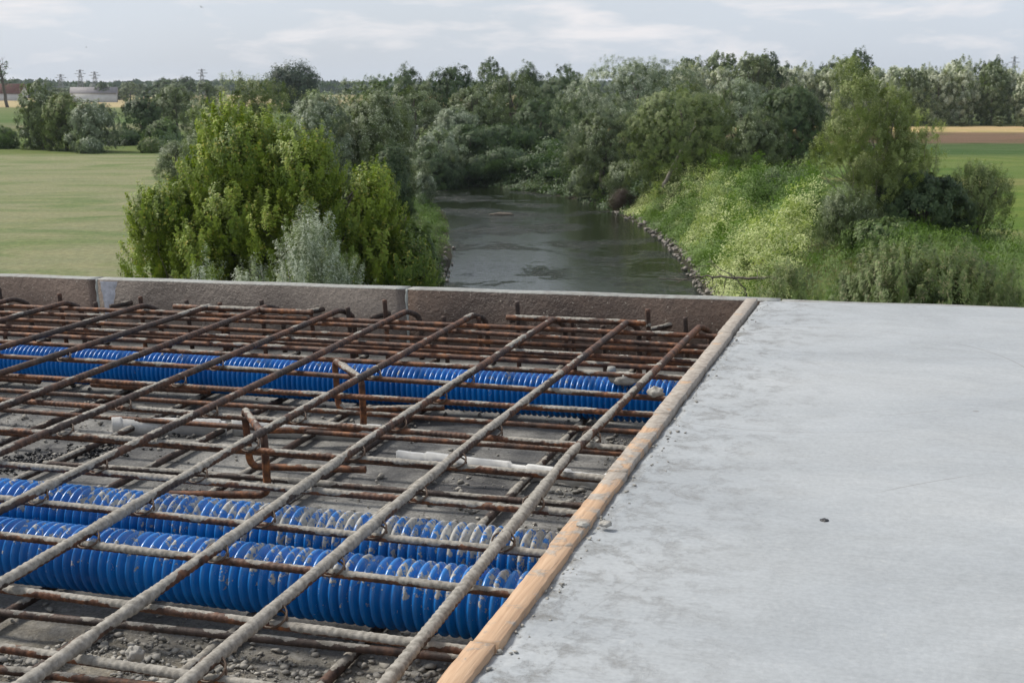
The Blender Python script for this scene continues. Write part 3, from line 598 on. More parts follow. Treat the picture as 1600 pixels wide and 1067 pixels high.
n = 420; P = np.stack([-0.392 + np.abs(RNG.normal(0, 0.014, n)), RNG.uniform(0.8, 3.05, n), np.full(n, W_SLAB)], -1); sz = 0.0006 + 0.0026 * RNG.random(n) ** 4; P[:, 2] += sz * 0.3
crumbs('mortar_crumbs', P, sz, M_RUBBLE, 'small mortar crumbs along the seam between board and slab', 7)

# ================================================================ LANDSCAPE (world coordinates, water at z = 0, camera at z = 10)
RIV = np.array([(1.5, -80), (2.0, 20), (3.0, 59), (3.15, 78), (2.2, 94), (0.2, 107), (-4.6, 117.5), (-14, 126), (-23, 138), (-28, 160), (-30, 200), (-30, 320), (0, 420)], float)
RHW = np.array([6, 6, 6.35, 6.9, 6.9, 6.6, 7.2, 7.2, 7.2, 8, 8, 8, 8])
def dense(P, Wd, n=40):
    out = []; wo_ = []
    for a, b, wa, wb in zip(P[:-1], P[1:], Wd[:-1], Wd[1:]):
        for t in np.linspace(0, 1, n, endpoint=False): out.append(a + (b - a) * t); wo_.append(wa + (wb - wa) * t)
    Q = np.array(out); K = np.ones(31) / 31
    for c in (0, 1): Q[15:-15, c] = np.convolve(Q[:, c], K, 'valid')
    return Q, np.array(wo_)
RQ, RW = dense(RIV, RHW)
RT = np.gradient(RQ, axis=0); RT /= np.linalg.norm(RT, axis=1)[:, None]
def river_d(x, y):
    """distance outside the waterline (negative in the water) and the side (+1 = right bank)"""
    x = np.ravel(x).astype(float); y = np.ravel(y).astype(float); D = np.empty(len(x)); Sd = np.empty(len(x))
    for a in range(0, len(x), 20000):
        dx = x[a:a + 20000, None] - RQ[None, :, 0]; dy = y[a:a + 20000, None] - RQ[None, :, 1]; d2 = dx * dx + dy * dy
        k = d2.argmin(1); r = np.arange(len(k)); D[a:a + 20000] = np.sqrt(d2[r, k]) - RW[k]
        Sd[a:a + 20000] = np.sign(dx[r, k] * RT[k, 1] - dy[r, k] * RT[k, 0])
    return D, Sd
def terrain(x, y):
    x = np.ravel(x).astype(float); y = np.ravel(y).astype(float)
    d, sd_ = river_d(x, y); P = np.stack([x, y, x * 0], -1)
    wob = 0.5 * (vnoise(P, 0.22, 60, 2) - 0.5); d = d + wob
    wid = np.where(sd_ > 0, 7.5, 5.5); t = np.clip(d / wid, 0, 1)
    top = 2.5 + np.where(sd_ > 0, 0.5 * np.exp(-((d - 9) / 6.0) ** 2), 0.0)
    z = np.where(d > 0, 0.12 * np.minimum(d, 1) + (top - 0.1) * (t * t * (3 - 2 * t)), np.maximum(d * 0.5, -1.6))
    far = np.hypot(x, y)
    z = z + 0.10 * (vnoise(P, 0.08, 61, 3) - 0.5) * sstep(3, 8, d)
    z = z + 5.0 * sstep(500, 2500, far) * (vnoise(P, 0.0013, 62, 2) - 0.35)
    return z
tz = lambda x, y: float(terrain([x], [y])[0])
xs = np.concatenate([-np.geomspace(90, 4000, 40)[::-1], np.linspace(-88, -16, 60), np.linspace(-15.5, 26, 150), np.linspace(27, 100, 60), np.geomspace(102, 4000, 40)])
ys = np.concatenate([np.linspace(-300, 10, 20), np.linspace(12, 40, 20), np.linspace(40.5, 135, 210), np.linspace(136, 260, 80), np.geomspace(263, 4000, 60)])
X, Y = np.meshgrid(xs, ys); Z = terrain(X, Y)
idx = np.arange(Z.size).reshape(X.shape); F = np.stack([idx[:-1, :-1], idx[:-1, 1:], idx[1:, 1:], idx[1:, :-1]], -1).reshape(-1, 4)
def mat_ground():
    s = NT('meadows_and_fields'); v = s.pos(); x, y, z = s.sep(v)
    yy = s.math('ADD', y, s.math('MULTIPLY', s.math('SUBTRACT', s.noise(v, 0.04, 3), 0.5), 7.0))
    def bands(stops, mx):
        return s.ramp(s.math('DIVIDE', yy, mx), [(p / mx, c) for p, c in stops])
    gr = (0.072, 0.105, 0.026); mow = (0.185, 0.198, 0.112)
    left = s.n('ShaderNodeValToRGB'); 
    left = bands([(0, mow), (136, mow), (141, (0.10, 0.135, 0.04)), (200, (0.095, 0.13, 0.038)), (230, (0.15, 0.15, 0.09)), (262, (0.08, 0.125, 0.04)), (420, (0.13, 0.15, 0.06)), (440, (0.36, 0.29, 0.17)), (900, (0.34, 0.28, 0.17)), (1000, (0.10, 0.12, 0.06))], 1000)
    right = bands([(0, (0.10, 0.14, 0.04)), (50, (0.12, 0.15, 0.05)), (53, (0.19, 0.17, 0.095)), (61, (0.20, 0.175, 0.10)), (64, (0.10, 0.15, 0.03)), (92, (0.115, 0.16, 0.035)), (97, (0.20, 0.185, 0.08)), (106, (0.09, 0.14, 0.035)), (132, (0.12, 0.155, 0.045)), (140, (0.06, 0.10, 0.035)), (163, (0.055, 0.09, 0.032)),
                   (168, (0.13, 0.088, 0.06)), (202, (0.145, 0.10, 0.07)), (206, (0.40, 0.30, 0.16)), (232, (0.38, 0.29, 0.16)), (238, (0.07, 0.09, 0.035))], 1000)
    c = s.mix(s.math('GREATER_THAN', x, 4.0), left, right)
    # mown swathes running across the near meadow, dry patches
    sw = s.math('ADD', s.math('MULTIPLY', s.noise(s.map(v, (0.35, 1.5, 1), (0, 0, 0.5)), 1.7, 8, 0.75, 1.6), 0.65), s.math('MULTIPLY', s.noise(s.map(v, (0.25, 1.2, 1), (0, 0, -0.12)), 0.3, 5, 0.6, 1.5), 0.35))
    c = s.mix(s.ramp(sw, [(0.42, 0.0), (0.60, 1.0)]), c, s.mix(1.0, c, (1.30, 1.16, 1.12), 'MULTIPLY'))
    c = s.mix(s.ramp(s.noise(s.map(v, (0.6, 1.3, 1), (0, 0, 0.35)), 0.12, 6, 0.65, 1.5), [(0.45, 0.0), (0.62, 0.95)]), c, s.mix(1.0, c, (0.62, 0.80, 0.56), 'MULTIPLY'))
    c = s.mix(0.65, c, s.ramp(s.noise(v, 3.2, 6, 0.75), [(0.3, 0.5), (0.7, 1.35)]), 'MULTIPLY')
    # bank soil and rank grass near the water
    low = s.ramp(s.math('DIVIDE', z, 3.0), [(0.10, 1.0), (0.80, 0.0)])
    near = s.math('MULTIPLY', low, s.math('LESS_THAN', y, 260.0))
    c = s.mix(near, c, s.ramp(s.noise(v, 0.9, 6, 0.7), [(0.35, (0.05, 0.07, 0.02)), (0.65, (0.10, 0.14, 0.035))]))
    c = s.mix(s.ramp(s.math('DIVIDE', z, 3.0), [(0.05, 1.0), (0.12, 0.0)]), c, (0.035, 0.032, 0.022))
    h = s.math('ADD', s.noise(v, 2.5, 6, 0.8), s.math('MULTIPLY', sw, 0.8))
    return s.pbr(c, 0.95, s.bump(h, 0.9, 0.10), 0.1)
tag(link('ground', mesh_np('ground', np.stack([X.ravel(), Y.ravel(), Z], -1), F, mat_ground(), True)), 'flat meadows and fields with river banks', 'ground', None, 'structure')
def mat_water():
    s = NT('river_water'); v = s.pos(); x, y, z = s.sep(v)
    flow = s.noise(s.map(v, (0.16, 0.16, 1), (0, 0, 0.4)), 1.0, 7, 0.68, 0.4)
    rip = s.ramp(flow, [(0.50, 0.03), (0.62, 1.0)])
    w1 = s.noise(s.map(v, (0.7, 1.5, 1), (0, 0, 0.12)), 2.2, 4, 0.62, 0.5); w2 = s.noise(s.map(v, (1, 1.5, 1), (0, 0, -0.2)), 6.0, 3, 0.6)
    h = s.math('MULTIPLY', s.math('ADD', s.math('SUBTRACT', w1, 0.5), s.math('MULTIPLY', s.math('SUBTRACT', w2, 0.5), 0.35)), rip)
    return s.pbr((0.010, 0.014, 0.006), s.math('ADD', 0.03, s.math('MULTIPLY', rip, 0.27)), s.bump(h, 1.0, 0.60), 0.5)
m = MB(); m.add([(-1500, -300, 0), (1500, -300, 0), (1500, 900, 0), (-1500, 900, 0)], [(0, 1, 2, 3)])
# water sheet follows the channel only
k = np.arange(0, len(RQ), 2); nrm = np.stack([RT[k, 1], -RT[k, 0]], -1); L_ = RQ[k] - nrm * (RW[k][:, None] + 1.2); R_ = RQ[k] + nrm * (RW[k][:, None] + 1.2)
V = np.concatenate([np.c_[L_, np.zeros(len(k))], np.c_[R_, np.zeros(len(k))]]); a = np.arange(len(k) - 1); F = np.stack([a, a + len(k), a + len(k) + 1, a + 1], -1)
tag(link('river_water', mesh_np('river_water', V, F, mat_water())), 'dark river water with rippled streaks', 'river', None, 'structure')

# ---------------------------------------------------------------- foliage
LEAF = {
 'maple':  mat_leaf('yellow_green_leaves', (0.080, 0.140, 0.014), (0.30, 0.38, 0.045), (0.40, 0.37, 0.07)),
 'willow': mat_leaf('grey_green_willow_leaves', (0.065, 0.095, 0.038), (0.21, 0.26, 0.12), (0.42, 0.46, 0.34)),
 'silver': mat_leaf('silver_willow_leaves', (0.10, 0.14, 0.08), (0.26, 0.31, 0.20), (0.50, 0.54, 0.45), 0.25),
 'dark':   mat_leaf('dark_green_leaves', (0.028, 0.058, 0.023), (0.098, 0.152, 0.058), (0.12, 0.16, 0.07)),
 'mid':    mat_leaf('mid_green_leaves', (0.042, 0.085, 0.022), (0.15, 0.225, 0.06), (0.20, 0.24, 0.11)),
 'olive':  mat_leaf('olive_leaves', (0.075, 0.115, 0.032), (0.22, 0.275, 0.095), (0.30, 0.31, 0.15)),
 'airy':   mat_leaf('airy_olive_leaves', (0.11, 0.15, 0.042), (0.30, 0.36, 0.11), (0.42, 0.45, 0.22)),
 'fresh':  mat_leaf('fresh_green_leaves', (0.055, 0.110, 0.016), (0.15, 0.245, 0.036), (0.46, 0.51, 0.23)),
 'pale':   mat_leaf('pale_forest_leaves', (0.10, 0.14, 0.07), (0.27, 0.32, 0.19), (0.52, 0.54, 0.43)),
 'brown':  mat_leaf('brownish_twigs', (0.045, 0.030, 0.024), (0.095, 0.065, 0.05), None),
 'sedge':  mat_leaf('dull_wispy_shoots', (0.055, 0.090, 0.026), (0.20, 0.265, 0.09), (0.26, 0.24, 0.13)),
 'bluish': mat_leaf('far_bluish_leaves', (0.030, 0.052, 0.034), (0.070, 0.105, 0.062), None),
}
def leaves(P, out, size, asp, r, upb=0.0, nb=0.82):
    """one rhombic leaf face per point; out = outward direction of its clump"""
    n = len(P); rd = r.normal(size=(n, 3)); rd /= np.linalg.norm(rd, axis=1)[:, None]
    nn = nb * out + (1 - nb) * 1.2 * rd; nn /= np.linalg.norm(nn, axis=1)[:, None]
    ax = r.normal(size=(n, 3)) * (1 - 0.5 * abs(upb)) + out * 0.5; ax[:, 2] += upb * 2.0; ax -= nn * (ax * nn).sum(1)[:, None]; ax /= np.linalg.norm(ax, axis=1)[:, None] + 1e-9
    bx = np.cross(nn, ax); sz = size * r.uniform(0.6, 1.35, n)[:, None]
    V = np.stack([P - ax * sz, P + bx * sz * asp + ax * sz * 0.1, P + ax * sz, P - bx * sz * asp + ax * sz * 0.1], 1)
    return V.reshape(-1, 3)
def crown_np(W, D, H, z0, nl, npuff, lpp, size, asp, seed, puff=0.42, upb=0.0, shape='round', pale=0.06, spike=0.0, gap=0.0):
    """crown of lobes carrying clumps of leaf faces. W, D width and depth, z0..z0+H height range"""
    r = np.random.default_rng(seed); C = []; Rr = []; lpp = int(lpp * 2.3); size = size * 0.64; nl = int(nl * 1.5)
    for i in range(nl):
        for _ in range(30):
            d = r.normal(size=3); d /= np.linalg.norm(d); q = d * r.uniform(0.25, 0.72) ** 0.8
            if shape in ('dome', 'ground'):       # bushy down to the ground
                zz = r.uniform(-0.8, 0.66) if shape == 'dome' else r.uniform(-0.75, 0.5); rad = 0.76 * math.sqrt(max(0.02, 1 - ((zz + 0.5) / 1.3) ** 2)) * math.sqrt(r.uniform(0.12, 1)); a_ = r.uniform(0, 6.2832)
                q = np.array([rad * math.cos(a_), rad * math.sin(a_), zz])
            if all(np.linalg.norm(q - c) > 0.30 * (9.0 / max(nl, 7)) ** 0.33 for c in C): break
        C.append(q); Rr.append(r.uniform(0.26, 0.42) * (9.0 / max(nl, 7)) ** 0.36)
    C = np.array(C); Rr = np.array(Rr)
    k = r.choice(len(C), npuff, p=Rr ** 2 / (Rr ** 2).sum()); d = r.normal(size=(npuff, 3)); d[:, 2] += 0.35; d /= np.linalg.norm(d, axis=1)[:, None]
    q = C[k] + d * Rr[k][:, None] * r.uniform(0.72, 1.06, npuff)[:, None] ** 0.7
    if not gap:                                          # a share of the clumps fills the overall rounded outline
        e_ = np.where(r.random(npuff) < 0.34)[0]; de = r.normal(size=(len(e_), 3)); de[:, 2] += 0.25; de /= np.linalg.norm(de, axis=1)[:, None]
        bil = vnoise(de * 1.0 + seed, 3.0, seed, 2); rad = 0.60 + 0.52 * bil
        low = np.clip(-de[:, 2], 0, 1)[:, None]; qe = de * rad[:, None]; qe[:, :2] *= 1 + 0.35 * low; q[e_] = qe; d[e_] = de
    ins = np.zeros(npuff, bool)                         # drop most clumps buried inside other lobes
    for c, rr in zip(C, Rr): ins |= np.linalg.norm(q - c, axis=1) < rr * 0.6
    keep = ~ins | (r.random(npuff) < 0.25)
    if gap: keep &= vnoise(q + 5, 3.2, seed, 2) > gap
    q = q[keep]; d = d[keep]; k = k[keep]; n = len(q)
    for a_ in (0, 1): q[:, a_] /= np.percentile(np.abs(q[:, a_]), 99)
    lo_, hi_ = np.percentile(q[:, 2], [2, 99.8]); q[:, 2] = (q[:, 2] - lo_) / (hi_ - lo_) * 1.9 - 0.95
    ex = puff * 0.35 + spike * 0.75; W = max(W - puff * 0.6, W * 0.6); D = max(D - puff * 0.6, D * 0.6); H = max(H - ex, H * 0.6)
    S_ = np.array([W / 2, D / 2, H / 2]) ; q = q * S_ + [0, 0, z0 + H / 2]
    pr = puff * r.uniform(0.6, 1.3, n); off = r.normal(size=(n, lpp, 3)) * 0.5 * pr[:, None, None]
    if spike: 
        t = r.random((n, lpp, 1)) ; dirn = d * 0.55 + np.array([0, 0, 0.8]); off = off * (1 - t * 0.75) * 0.62 + dirn[:, None, :] * t * spike * r.uniform(0.6, 1.5, (n, 1, 1))
    P = (q[:, None, :] + off).reshape(-1, 3); out = np.repeat(d, lpp, 0)
    P[:, 2] = np.maximum(P[:, 2], 0.03)
    lb = r.normal(0, 0.13, len(C)); tp = np.clip(0.5 * (0.5 + lb[k] + r.normal(0, 0.18, n)) , 0.02, 0.5); tint = np.clip(np.repeat(tp, lpp) + r.normal(0, 0.07, n * lpp), 0, 0.5)
    silver = r.random(n * lpp) < np.repeat(pale * (0.25 + 1.9 * (r.random(n) < 0.25 + 0.5 * (d[:, 2] > 0.25))), lpp); tint[silver] = 0.7
    V = leaves(P, out, size, asp, r, upb)
    return V, tint, q
def trunk_mesh(q, H, r0, seed, mat, lean=(0, 0), nlimb=6, z0=0.3, stems=1):
    r = np.random.default_rng(seed); m = MB()
    for s_ in range(stems):
        lx, ly = lean[0] + (r.uniform(-0.25, 0.25) * H if stems > 1 else 0), lean[1] + (r.uniform(-0.1, 0.1) * H if stems > 1 else 0)
        t = np.linspace(0, 1, 9)[:, None]; P = np.concatenate([lx * t ** 1.2 + r.normal(0, 0.02, (9, 1)) * H * t, ly * t + r.normal(0, 0.02, (9, 1)) * H * t, t * H * 0.78 - 0.25], 1)
        m.tube(P, r0 / math.sqrt(stems) * (1 - 0.8 * t[:, 0]) , 7)
        if len(q):
            for i in r.choice(len(q), min(nlimb, len(q)), replace=False):
                k = r.integers(2, 7); a = P[k]; b = q[i] * [0.92, 0.92, 1]; 
                if b[2] < a[2]: continue
                tt = np.linspace(0, 1, 7)[:, None]; Q = a + (b - a) * tt; Q[:, 2] += np.sin(tt[:, 0] * math.pi) * -0.06 * H; Q += r.normal(0, 0.012, (7, 3)) * H * np.sin(tt * math.pi)
                m.tube(Q, r0 / math.sqrt(stems) * 0.42 * (1 - 0.86 * tt[:, 0]), 5)
    return m.mesh('trunk', mat, True)
def tree(name, x, y, W, H, label, cat='tree', leaf='willow', group=None, D=None, z0=0.12, nl=9, npuff=500, lpp=30, size=0.13, asp=0.4, seed=1, trunk=M_BARK, r0=0.16, zb=None, lean=(0, 0), nlimb=7, stems=1, **kw):
    D = D or W * 0.85; q = []
    V, tint, q = crown_np(W, D, H * (1 - z0), H * z0, nl, npuff, lpp, size, asp, seed, **kw)
    F = np.arange(len(V)).reshape(-1, 4)
    z = tz(x, y) if zb is None else zb
    o = empty(name, (x, y, z)); link('crown', mesh_np('crown', V, F, LEAF[leaf], False, None, {'tint': tint}), parent=o)
    link('trunk', trunk_mesh(q, H, r0, seed + 1, trunk, lean, nlimb, stems=stems), parent=o)
    return tag(o, label, cat, group)
def copy_tree(src, x, y, sc_, rz, label, group=None, zb=None):
    c = src.copy(); COL.objects.link(c); c.location = (x, y, tz(x, y) if zb is None else zb); c.scale = sc_ if isinstance(sc_, tuple) else (sc_,) * 3; c.rotation_euler = (0, 0, rz); c['label'] = label
    if group: c['group'] = group
    for ch in list(src.children):
        d = ch.copy(); COL.objects.link(d); d.parent = c
    return c
def at(px, dist):          # world x of a column of the photograph at a distance
    return (px - 800) / 1950 * dist
def topz(py, dist):        # world z of a row of the photograph at a distance
    return 10 - (py - 133) / 1950 * dist
def T(px, py_top, wpx, dist, name, label, **kw):
    """tree standing on the ground at a distance, sized in metres from its apparent size"""
    x = at(px, dist); H = topz(py_top, dist) - (kw.get('zb') if kw.get('zb') is not None else tz(x, dist)); return tree(name, x, dist, wpx / 1950 * dist, H, label, **kw)

# left bank, near
MP = dict(leaf='maple', size=0.075, asp=0.5, shape='dome', gap=0.03, puff=0.36, spike=0.55, lpp=42, pale=0.05, stems=3, z0=0.0)
T(385, 160, 260, 42.5, 'maple_tree', 'tallest yellow-green maple on the left bank, left of the silvery willow bush', nl=12, npuff=2100, seed=3, r0=0.2, **MP)
T(490, 198, 210, 41.5, 'maple_tree', 'yellow-green maple rising right behind the silvery willow bush', nl=10, npuff=1600, seed=13, r0=0.16, **MP)
T(572, 252, 220, 42.5, 'maple_tree', 'lower yellow-green maple nearest to the river, right of the silvery bush', nl=10, npuff=1600, seed=4, r0=0.12, **MP)
T(268, 285, 170, 41, 'maple_tree', 'low yellow-green maple at the left foot of the tallest one, beside the meadow', nl=8, npuff=900, seed=5, r0=0.1, **MP)
T(640, 338, 110, 46, 'bush', 'dark green bush on the left bank between the lower maple and the river', cat='bush', leaf='mid', nl=8, npuff=700, lpp=34, size=0.08, asp=0.5, seed=14, puff=0.38, spike=0.25, z0=0.0, shape='ground', stems=3, r0=0.06)
T(480, 318, 118, 33, 'willow_bush', 'silvery willow bush in front of the yellow-green maple, right behind the edge panels', cat='bush', leaf='silver', nl=9, npuff=800, lpp=46, size=0.06, asp=0.2, seed=6, puff=0.34, spike=0.55, z0=0.0, upb=0.45, pale=0.28, shape='dome', stems=4, r0=0.08, D=2.4)
T(390, 402, 90, 31.5, 'willow_bush', 'small silvery willow bush left of the taller one, right behind the edge panels', cat='bush', leaf='silver', nl=6, npuff=450, lpp=42, size=0.055, asp=0.2, seed=7, puff=0.3, spike=0.42, z0=0.0, upb=0.45, pale=0.2, shape='ground', stems=4, r0=0.06)
T(540, 392, 90, 33, 'willow_bush', 'low silvery willow bush at the right foot of the taller one', cat='bush', leaf='silver', nl=6, npuff=420, lpp=42, size=0.055, asp=0.2, seed=8, puff=0.3, spike=0.42, z0=0.0, upb=0.35, pale=0.2, shape='ground', stems=4, r0=0.06)
T(312, 395, 60, 32, 'willow_bush', 'thin silvery willow shoot bush, leftmost behind the edge panels', cat='bush', leaf='silver', nl=3, npuff=160, lpp=40, size=0.055, asp=0.2, seed=9, puff=0.26, spike=0.5, z0=0.0, upb=0.5, pale=0.2, shape='ground', stems=2, r0=0.04)
# left bank, further: willows
LW = dict(leaf='willow', puff=0.55, spike=0.22, size=0.10, asp=0.28, pale=0.12, r0=0.2, shape='dome')
T(405, 108, 190, 74, 'willow_tree', 'rounded olive willow rising right behind the tallest yellow-green maple', nl=12, npuff=1100, lpp=36, seed=21, z0=0.05, **{**LW, 'leaf': 'olive'})
T(345, 150, 110, 80, 'willow_tree', 'small willow left of the rounded olive one, at the meadow corner', nl=8, npuff=600, lpp=34, seed=22, z0=0.02, **LW)
T(500, 135, 120, 70, 'willow_tree', 'silver willow between the olive willow and the broad one', nl=9, npuff=800, lpp=34, seed=23, z0=0.03, **{**LW, 'leaf': 'silver', 'pale': 0.18})
T(590, 128, 150, 72, 'willow_tree', 'broad grey-green willow on the left bank, right behind the maple', nl=13, npuff=1300, lpp=36, seed=24, z0=0.03, **LW)
T(612, 215, 80, 68, 'willow_tree', 'lower dark willow hanging over the left bank', nl=8, npuff=700, lpp=34, seed=25, z0=0.0, **{**LW, 'leaf': 'dark'})
T(662, 258, 42, 95, 'willow_bush', 'small silvery willow bush at the water on the left bank', cat='bush', nl=5, npuff=350, lpp=34, seed=26, z0=0.0, **{**LW, 'leaf': 'silver', 'upb': 0.4, 'pale': 0.2})
T(280, 215, 70, 92, 'bush', 'grey-green bush at the meadow corner left of the maple', cat='bush', nl=5, npuff=350, lpp=34, seed=27, z0=0.0, **LW)
# left meadow's far side
for i, (px, py, wp, d, lf, lab) in enumerate([(75, 122, 75, 150, 'willow', 'tall grey-green tree leftmost of the clump beyond the mown meadow'), (112, 142, 70, 147, 'olive', 'rounded yellowish-green tree in the clump beyond the mown meadow'),
        (155, 152, 90, 144, 'silver', 'broad grey willow in the clump beyond the mown meadow'), (148, 211, 38, 141, 'silver', 'small round grey bush in front of the clump beyond the mown meadow'),
        (12, 195, 50, 152, 'mid', 'low dark green bush at the left picture edge beyond the meadow'), (232, 150, 70, 175, 'dark', 'dark bluish willow between the clump and the river trees'),
        (285, 130, 80, 185, 'willow', 'grey-green tree behind the maple, left of the river trees'), (262, 185, 60, 150, 'mid', 'green bush in the hollow beyond the meadow corner'), (200, 200, 60, 160, 'dark', 'low dark bush in the hollow right of the grey clump'), (245, 212, 44, 142, 'sedge', 'low brownish bush at the far meadow edge')]):
    T(px, py, wp, d, 'field_tree' if py < 170 else 'field_bush', lab, cat='tree' if py < 170 else 'bush', leaf=lf, nl=9, npuff=520, lpp=24, size=0.20, asp=0.36, seed=40 + i, puff=0.8, spike=0.35, z0=0.0, shape='dome', pale=0.08, group=None, r0=0.25)
# centre mass along the far bend
CEN = [(676, 225, 60, 125, 'dark'), (790, 225, 80, 129, 'dark'), (835, 240, 70, 127, 'dark'), (752, 235, 60, 129, 'dark'), (700, 240, 60, 127, 'dark'), (870, 262, 50, 123, 'dark'), (688, 190, 90, 128, 'silver'), (735, 190, 110, 132, 'dark'), (650, 120, 100, 140, 'willow'), (700, 100, 90, 146, 'dark'), (745, 130, 90, 142, 'willow'), (770, 88, 60, 160, 'dark'), (800, 110, 100, 148, 'willow'), (825, 93, 55, 162, 'dark'), (640, 97, 50, 165, 'dark'),
       (845, 150, 90, 140, 'dark'), (882, 98, 75, 155, 'dark'), (600, 112, 80, 150, 'mid'), (560, 120, 80, 155, 'willow'), (790, 190, 90, 134, 'dark'), (860, 215, 60, 134, 'dark'), (715, 165, 80, 137, 'silver')]  # dark leaf colours near the water also stand in for deep shade
for i, (px, py, wp, d, lf) in enumerate(CEN):
    lab = {6: 'rounded silvery willow leaning over the far river bend, lowest at the left', 7: 'broad dark willow close to the water in the middle of the far bend', 11: 'tall dark poplar standing highest over the far bend', 14: 'dark poplar top over the left end of the far bend', 16: 'dark tall tree left of the great willow on the right bank'}.get(i)
    lab = lab or f"{ {'willow':'grey-green','dark':'dark green','mid':'green','silver':'silvery'}[lf]} tree over the far river bend, {ORD[sum(c[0] < px for c in CEN)]} from the left there"
    T(px, py, wp * 1.12, d, 'river_tree', lab, leaf=lf, group='trees along the far river bend', nl=10, npuff=620, lpp=28, size=0.17, asp=0.34, seed=60 + i, puff=0.75, spike=0.22, z0=0.0, shape='dome', pale=0.07, r0=0.28, D=8)
T(466, 97, 82, 300, 'far_tree', 'bluish rounded tree far behind the left willows', leaf='bluish', nl=9, npuff=420, lpp=20, size=0.40, asp=0.5, seed=90, puff=1.2, z0=0.1)
# right bank
RW_ = dict(puff=0.6, spike=0.2, size=0.12, asp=0.3, r0=0.3, shape='dome')
T(990, 86, 245, 113, 'willow_tree', 'great rounded willow on the right bank at the bend', leaf='silver', nl=20, npuff=3200, lpp=36, seed=101, z0=0.0, pale=0.14, **RW_)
T(1065, 128, 200, 96, 'willow_tree', 'broad dense willow right of the great one, a pale leaning stem under it', leaf='olive', nl=15, npuff=1700, lpp=36, seed=102, z0=0.03, pale=0.05, **RW_)
T(1150, 118, 130, 112, 'willow_tree', 'silvery topped willow behind the broad dense one', leaf='silver', nl=10, npuff=900, lpp=32, seed=103, z0=0.0, pale=0.1, **RW_)
T(1228, 122, 130, 98, 'willow_tree', 'dark silvery willow left of the tall airy tree', leaf='dark', nl=13, npuff=1300, lpp=34, seed=104, z0=0.0, pale=0.22, **RW_)
T(1180, 165, 90, 92, 'willow_tree', 'rounded dark willow at the top of the right bank', leaf='willow', nl=8, npuff=700, lpp=34, seed=105, z0=0.0, pale=0.05, **RW_)
T(905, 200, 60, 117, 'willow_bush', 'grey-green willow bush at the left foot of the great willow', cat='bush', leaf='willow', nl=6, npuff=450, lpp=32, seed=106, z0=0.0, pale=0.08, **RW_)
T(912, 252, 55, 111, 'willow_bush', 'silvery bush at the water below the great willow', cat='bush', leaf='silver', nl=6, npuff=420, lpp=32, seed=107, z0=0.0, pale=0.08, zb=0.3, **RW_)
T(985, 245, 90, 105, 'willow_bush', 'grey bush between the great willow and the brown shrub', cat='bush', leaf='willow', nl=7, npuff=520, lpp=32, seed=108, z0=0.0, pale=0.14, zb=0.6, **RW_)
T(972, 292, 42, 100, 'shrub', 'dark brown shrub at the water on the right bank', cat='bush', leaf='brown', nl=5, npuff=300, lpp=36, seed=109, z0=0.0, zb=0.2, puff=0.4, size=0.08, asp=0.2, shape='dome')
T(940, 165, 90, 109, 'willow_bush', 'mid-height willow at the left flank of the great one', cat='tree', leaf='willow', nl=8, npuff=600, lpp=32, seed=110, z0=0.0, pale=0.08, **RW_)
# tall airy tree and the bushes round its foot
T(1358, 86, 170, 57, 'airy_tree', 'tall airy olive tree on the right with bright branches showing', leaf='airy', nl=14, npuff=1900, lpp=38, size=0.065, asp=0.3, seed=120, puff=0.42, spike=0.32, z0=0.24, shape='round', pale=0.06, trunk=M_PALEBARK, r0=0.16, nlimb=26, stems=2, gap=0.33)
T(1440, 160, 100, 58.5, 'airy_tree', 'loose side bough of olive leaves right of the tall airy tree', leaf='airy', nl=7, npuff=330, lpp=36, size=0.065, asp=0.3, seed=121, puff=0.4, spike=0.3, z0=0.35, pale=0.06, trunk=M_PALEBARK, r0=0.07, nlimb=14, gap=0.42)
T(1330, 285, 105, 55, 'willow_bush', 'grey willow bush at the left foot of the tall airy tree', cat='bush', leaf='willow', nl=7, npuff=650, lpp=36, size=0.075, asp=0.22, seed=122, puff=0.38, spike=0.35, z0=0.0, upb=0.3, shape='dome', stems=3, pale=0.04)
T(1440, 262, 150, 56, 'bush', 'dark leafy bush under the tall airy tree', cat='bush', leaf='dark', nl=10, npuff=900, lpp=36, size=0.09, asp=0.5, seed=123, puff=0.42, spike=0.2, z0=0.0, shape='dome', stems=3)
T(1522, 245, 120, 57, 'willow_bush', 'olive willow bush rightmost under the tall airy tree', cat='bush', leaf='olive', nl=9, npuff=700, lpp=36, size=0.07, asp=0.24, seed=124, puff=0.42, spike=0.4, z0=0.0, upb=0.2, shape='dome', stems=3, pale=0.05)
T(1385, 336, 130, 53, 'bush', 'bright green leafy bush at the foot of the tall airy tree', cat='bush', leaf='mid', nl=8, npuff=700, lpp=34, size=0.085, asp=0.55, seed=125, puff=0.36, spike=0.2, z0=0.0, shape='ground', stems=3, pale=0.12)
# near right mounds of shoots
T(1330, 400, 190, 33, 'shoot_bush', 'grassy green bush right behind the slab edge, left of the wispy one', cat='bush', leaf='fresh', nl=8, npuff=900, lpp=50, size=0.05, asp=0.14, seed=130, puff=0.26, spike=0.34, z0=0.0, upb=0.7, shape='ground', pale=0.0, stems=3, r0=0.04)
T(1455, 372, 345, 32, 'shoot_bush', 'wide wispy dull green bush right behind the slab edge', cat='bush', leaf='sedge', nl=12, npuff=2600, lpp=54, size=0.085, asp=0.16, seed=131, puff=0.30, spike=0.40, z0=0.0, upb=0.8, shape='dome', pale=0.08, stems=5, r0=0.05)
T(1590, 405, 110, 31, 'shoot_bush', 'small wispy bush at the right picture edge behind the slab', cat='bush', leaf='sedge', nl=5, npuff=400, lpp=50, size=0.05, asp=0.10, seed=132, puff=0.24, spike=0.4, z0=0.0, upb=0.8, shape='ground', pale=0.08, stems=3, r0=0.04)
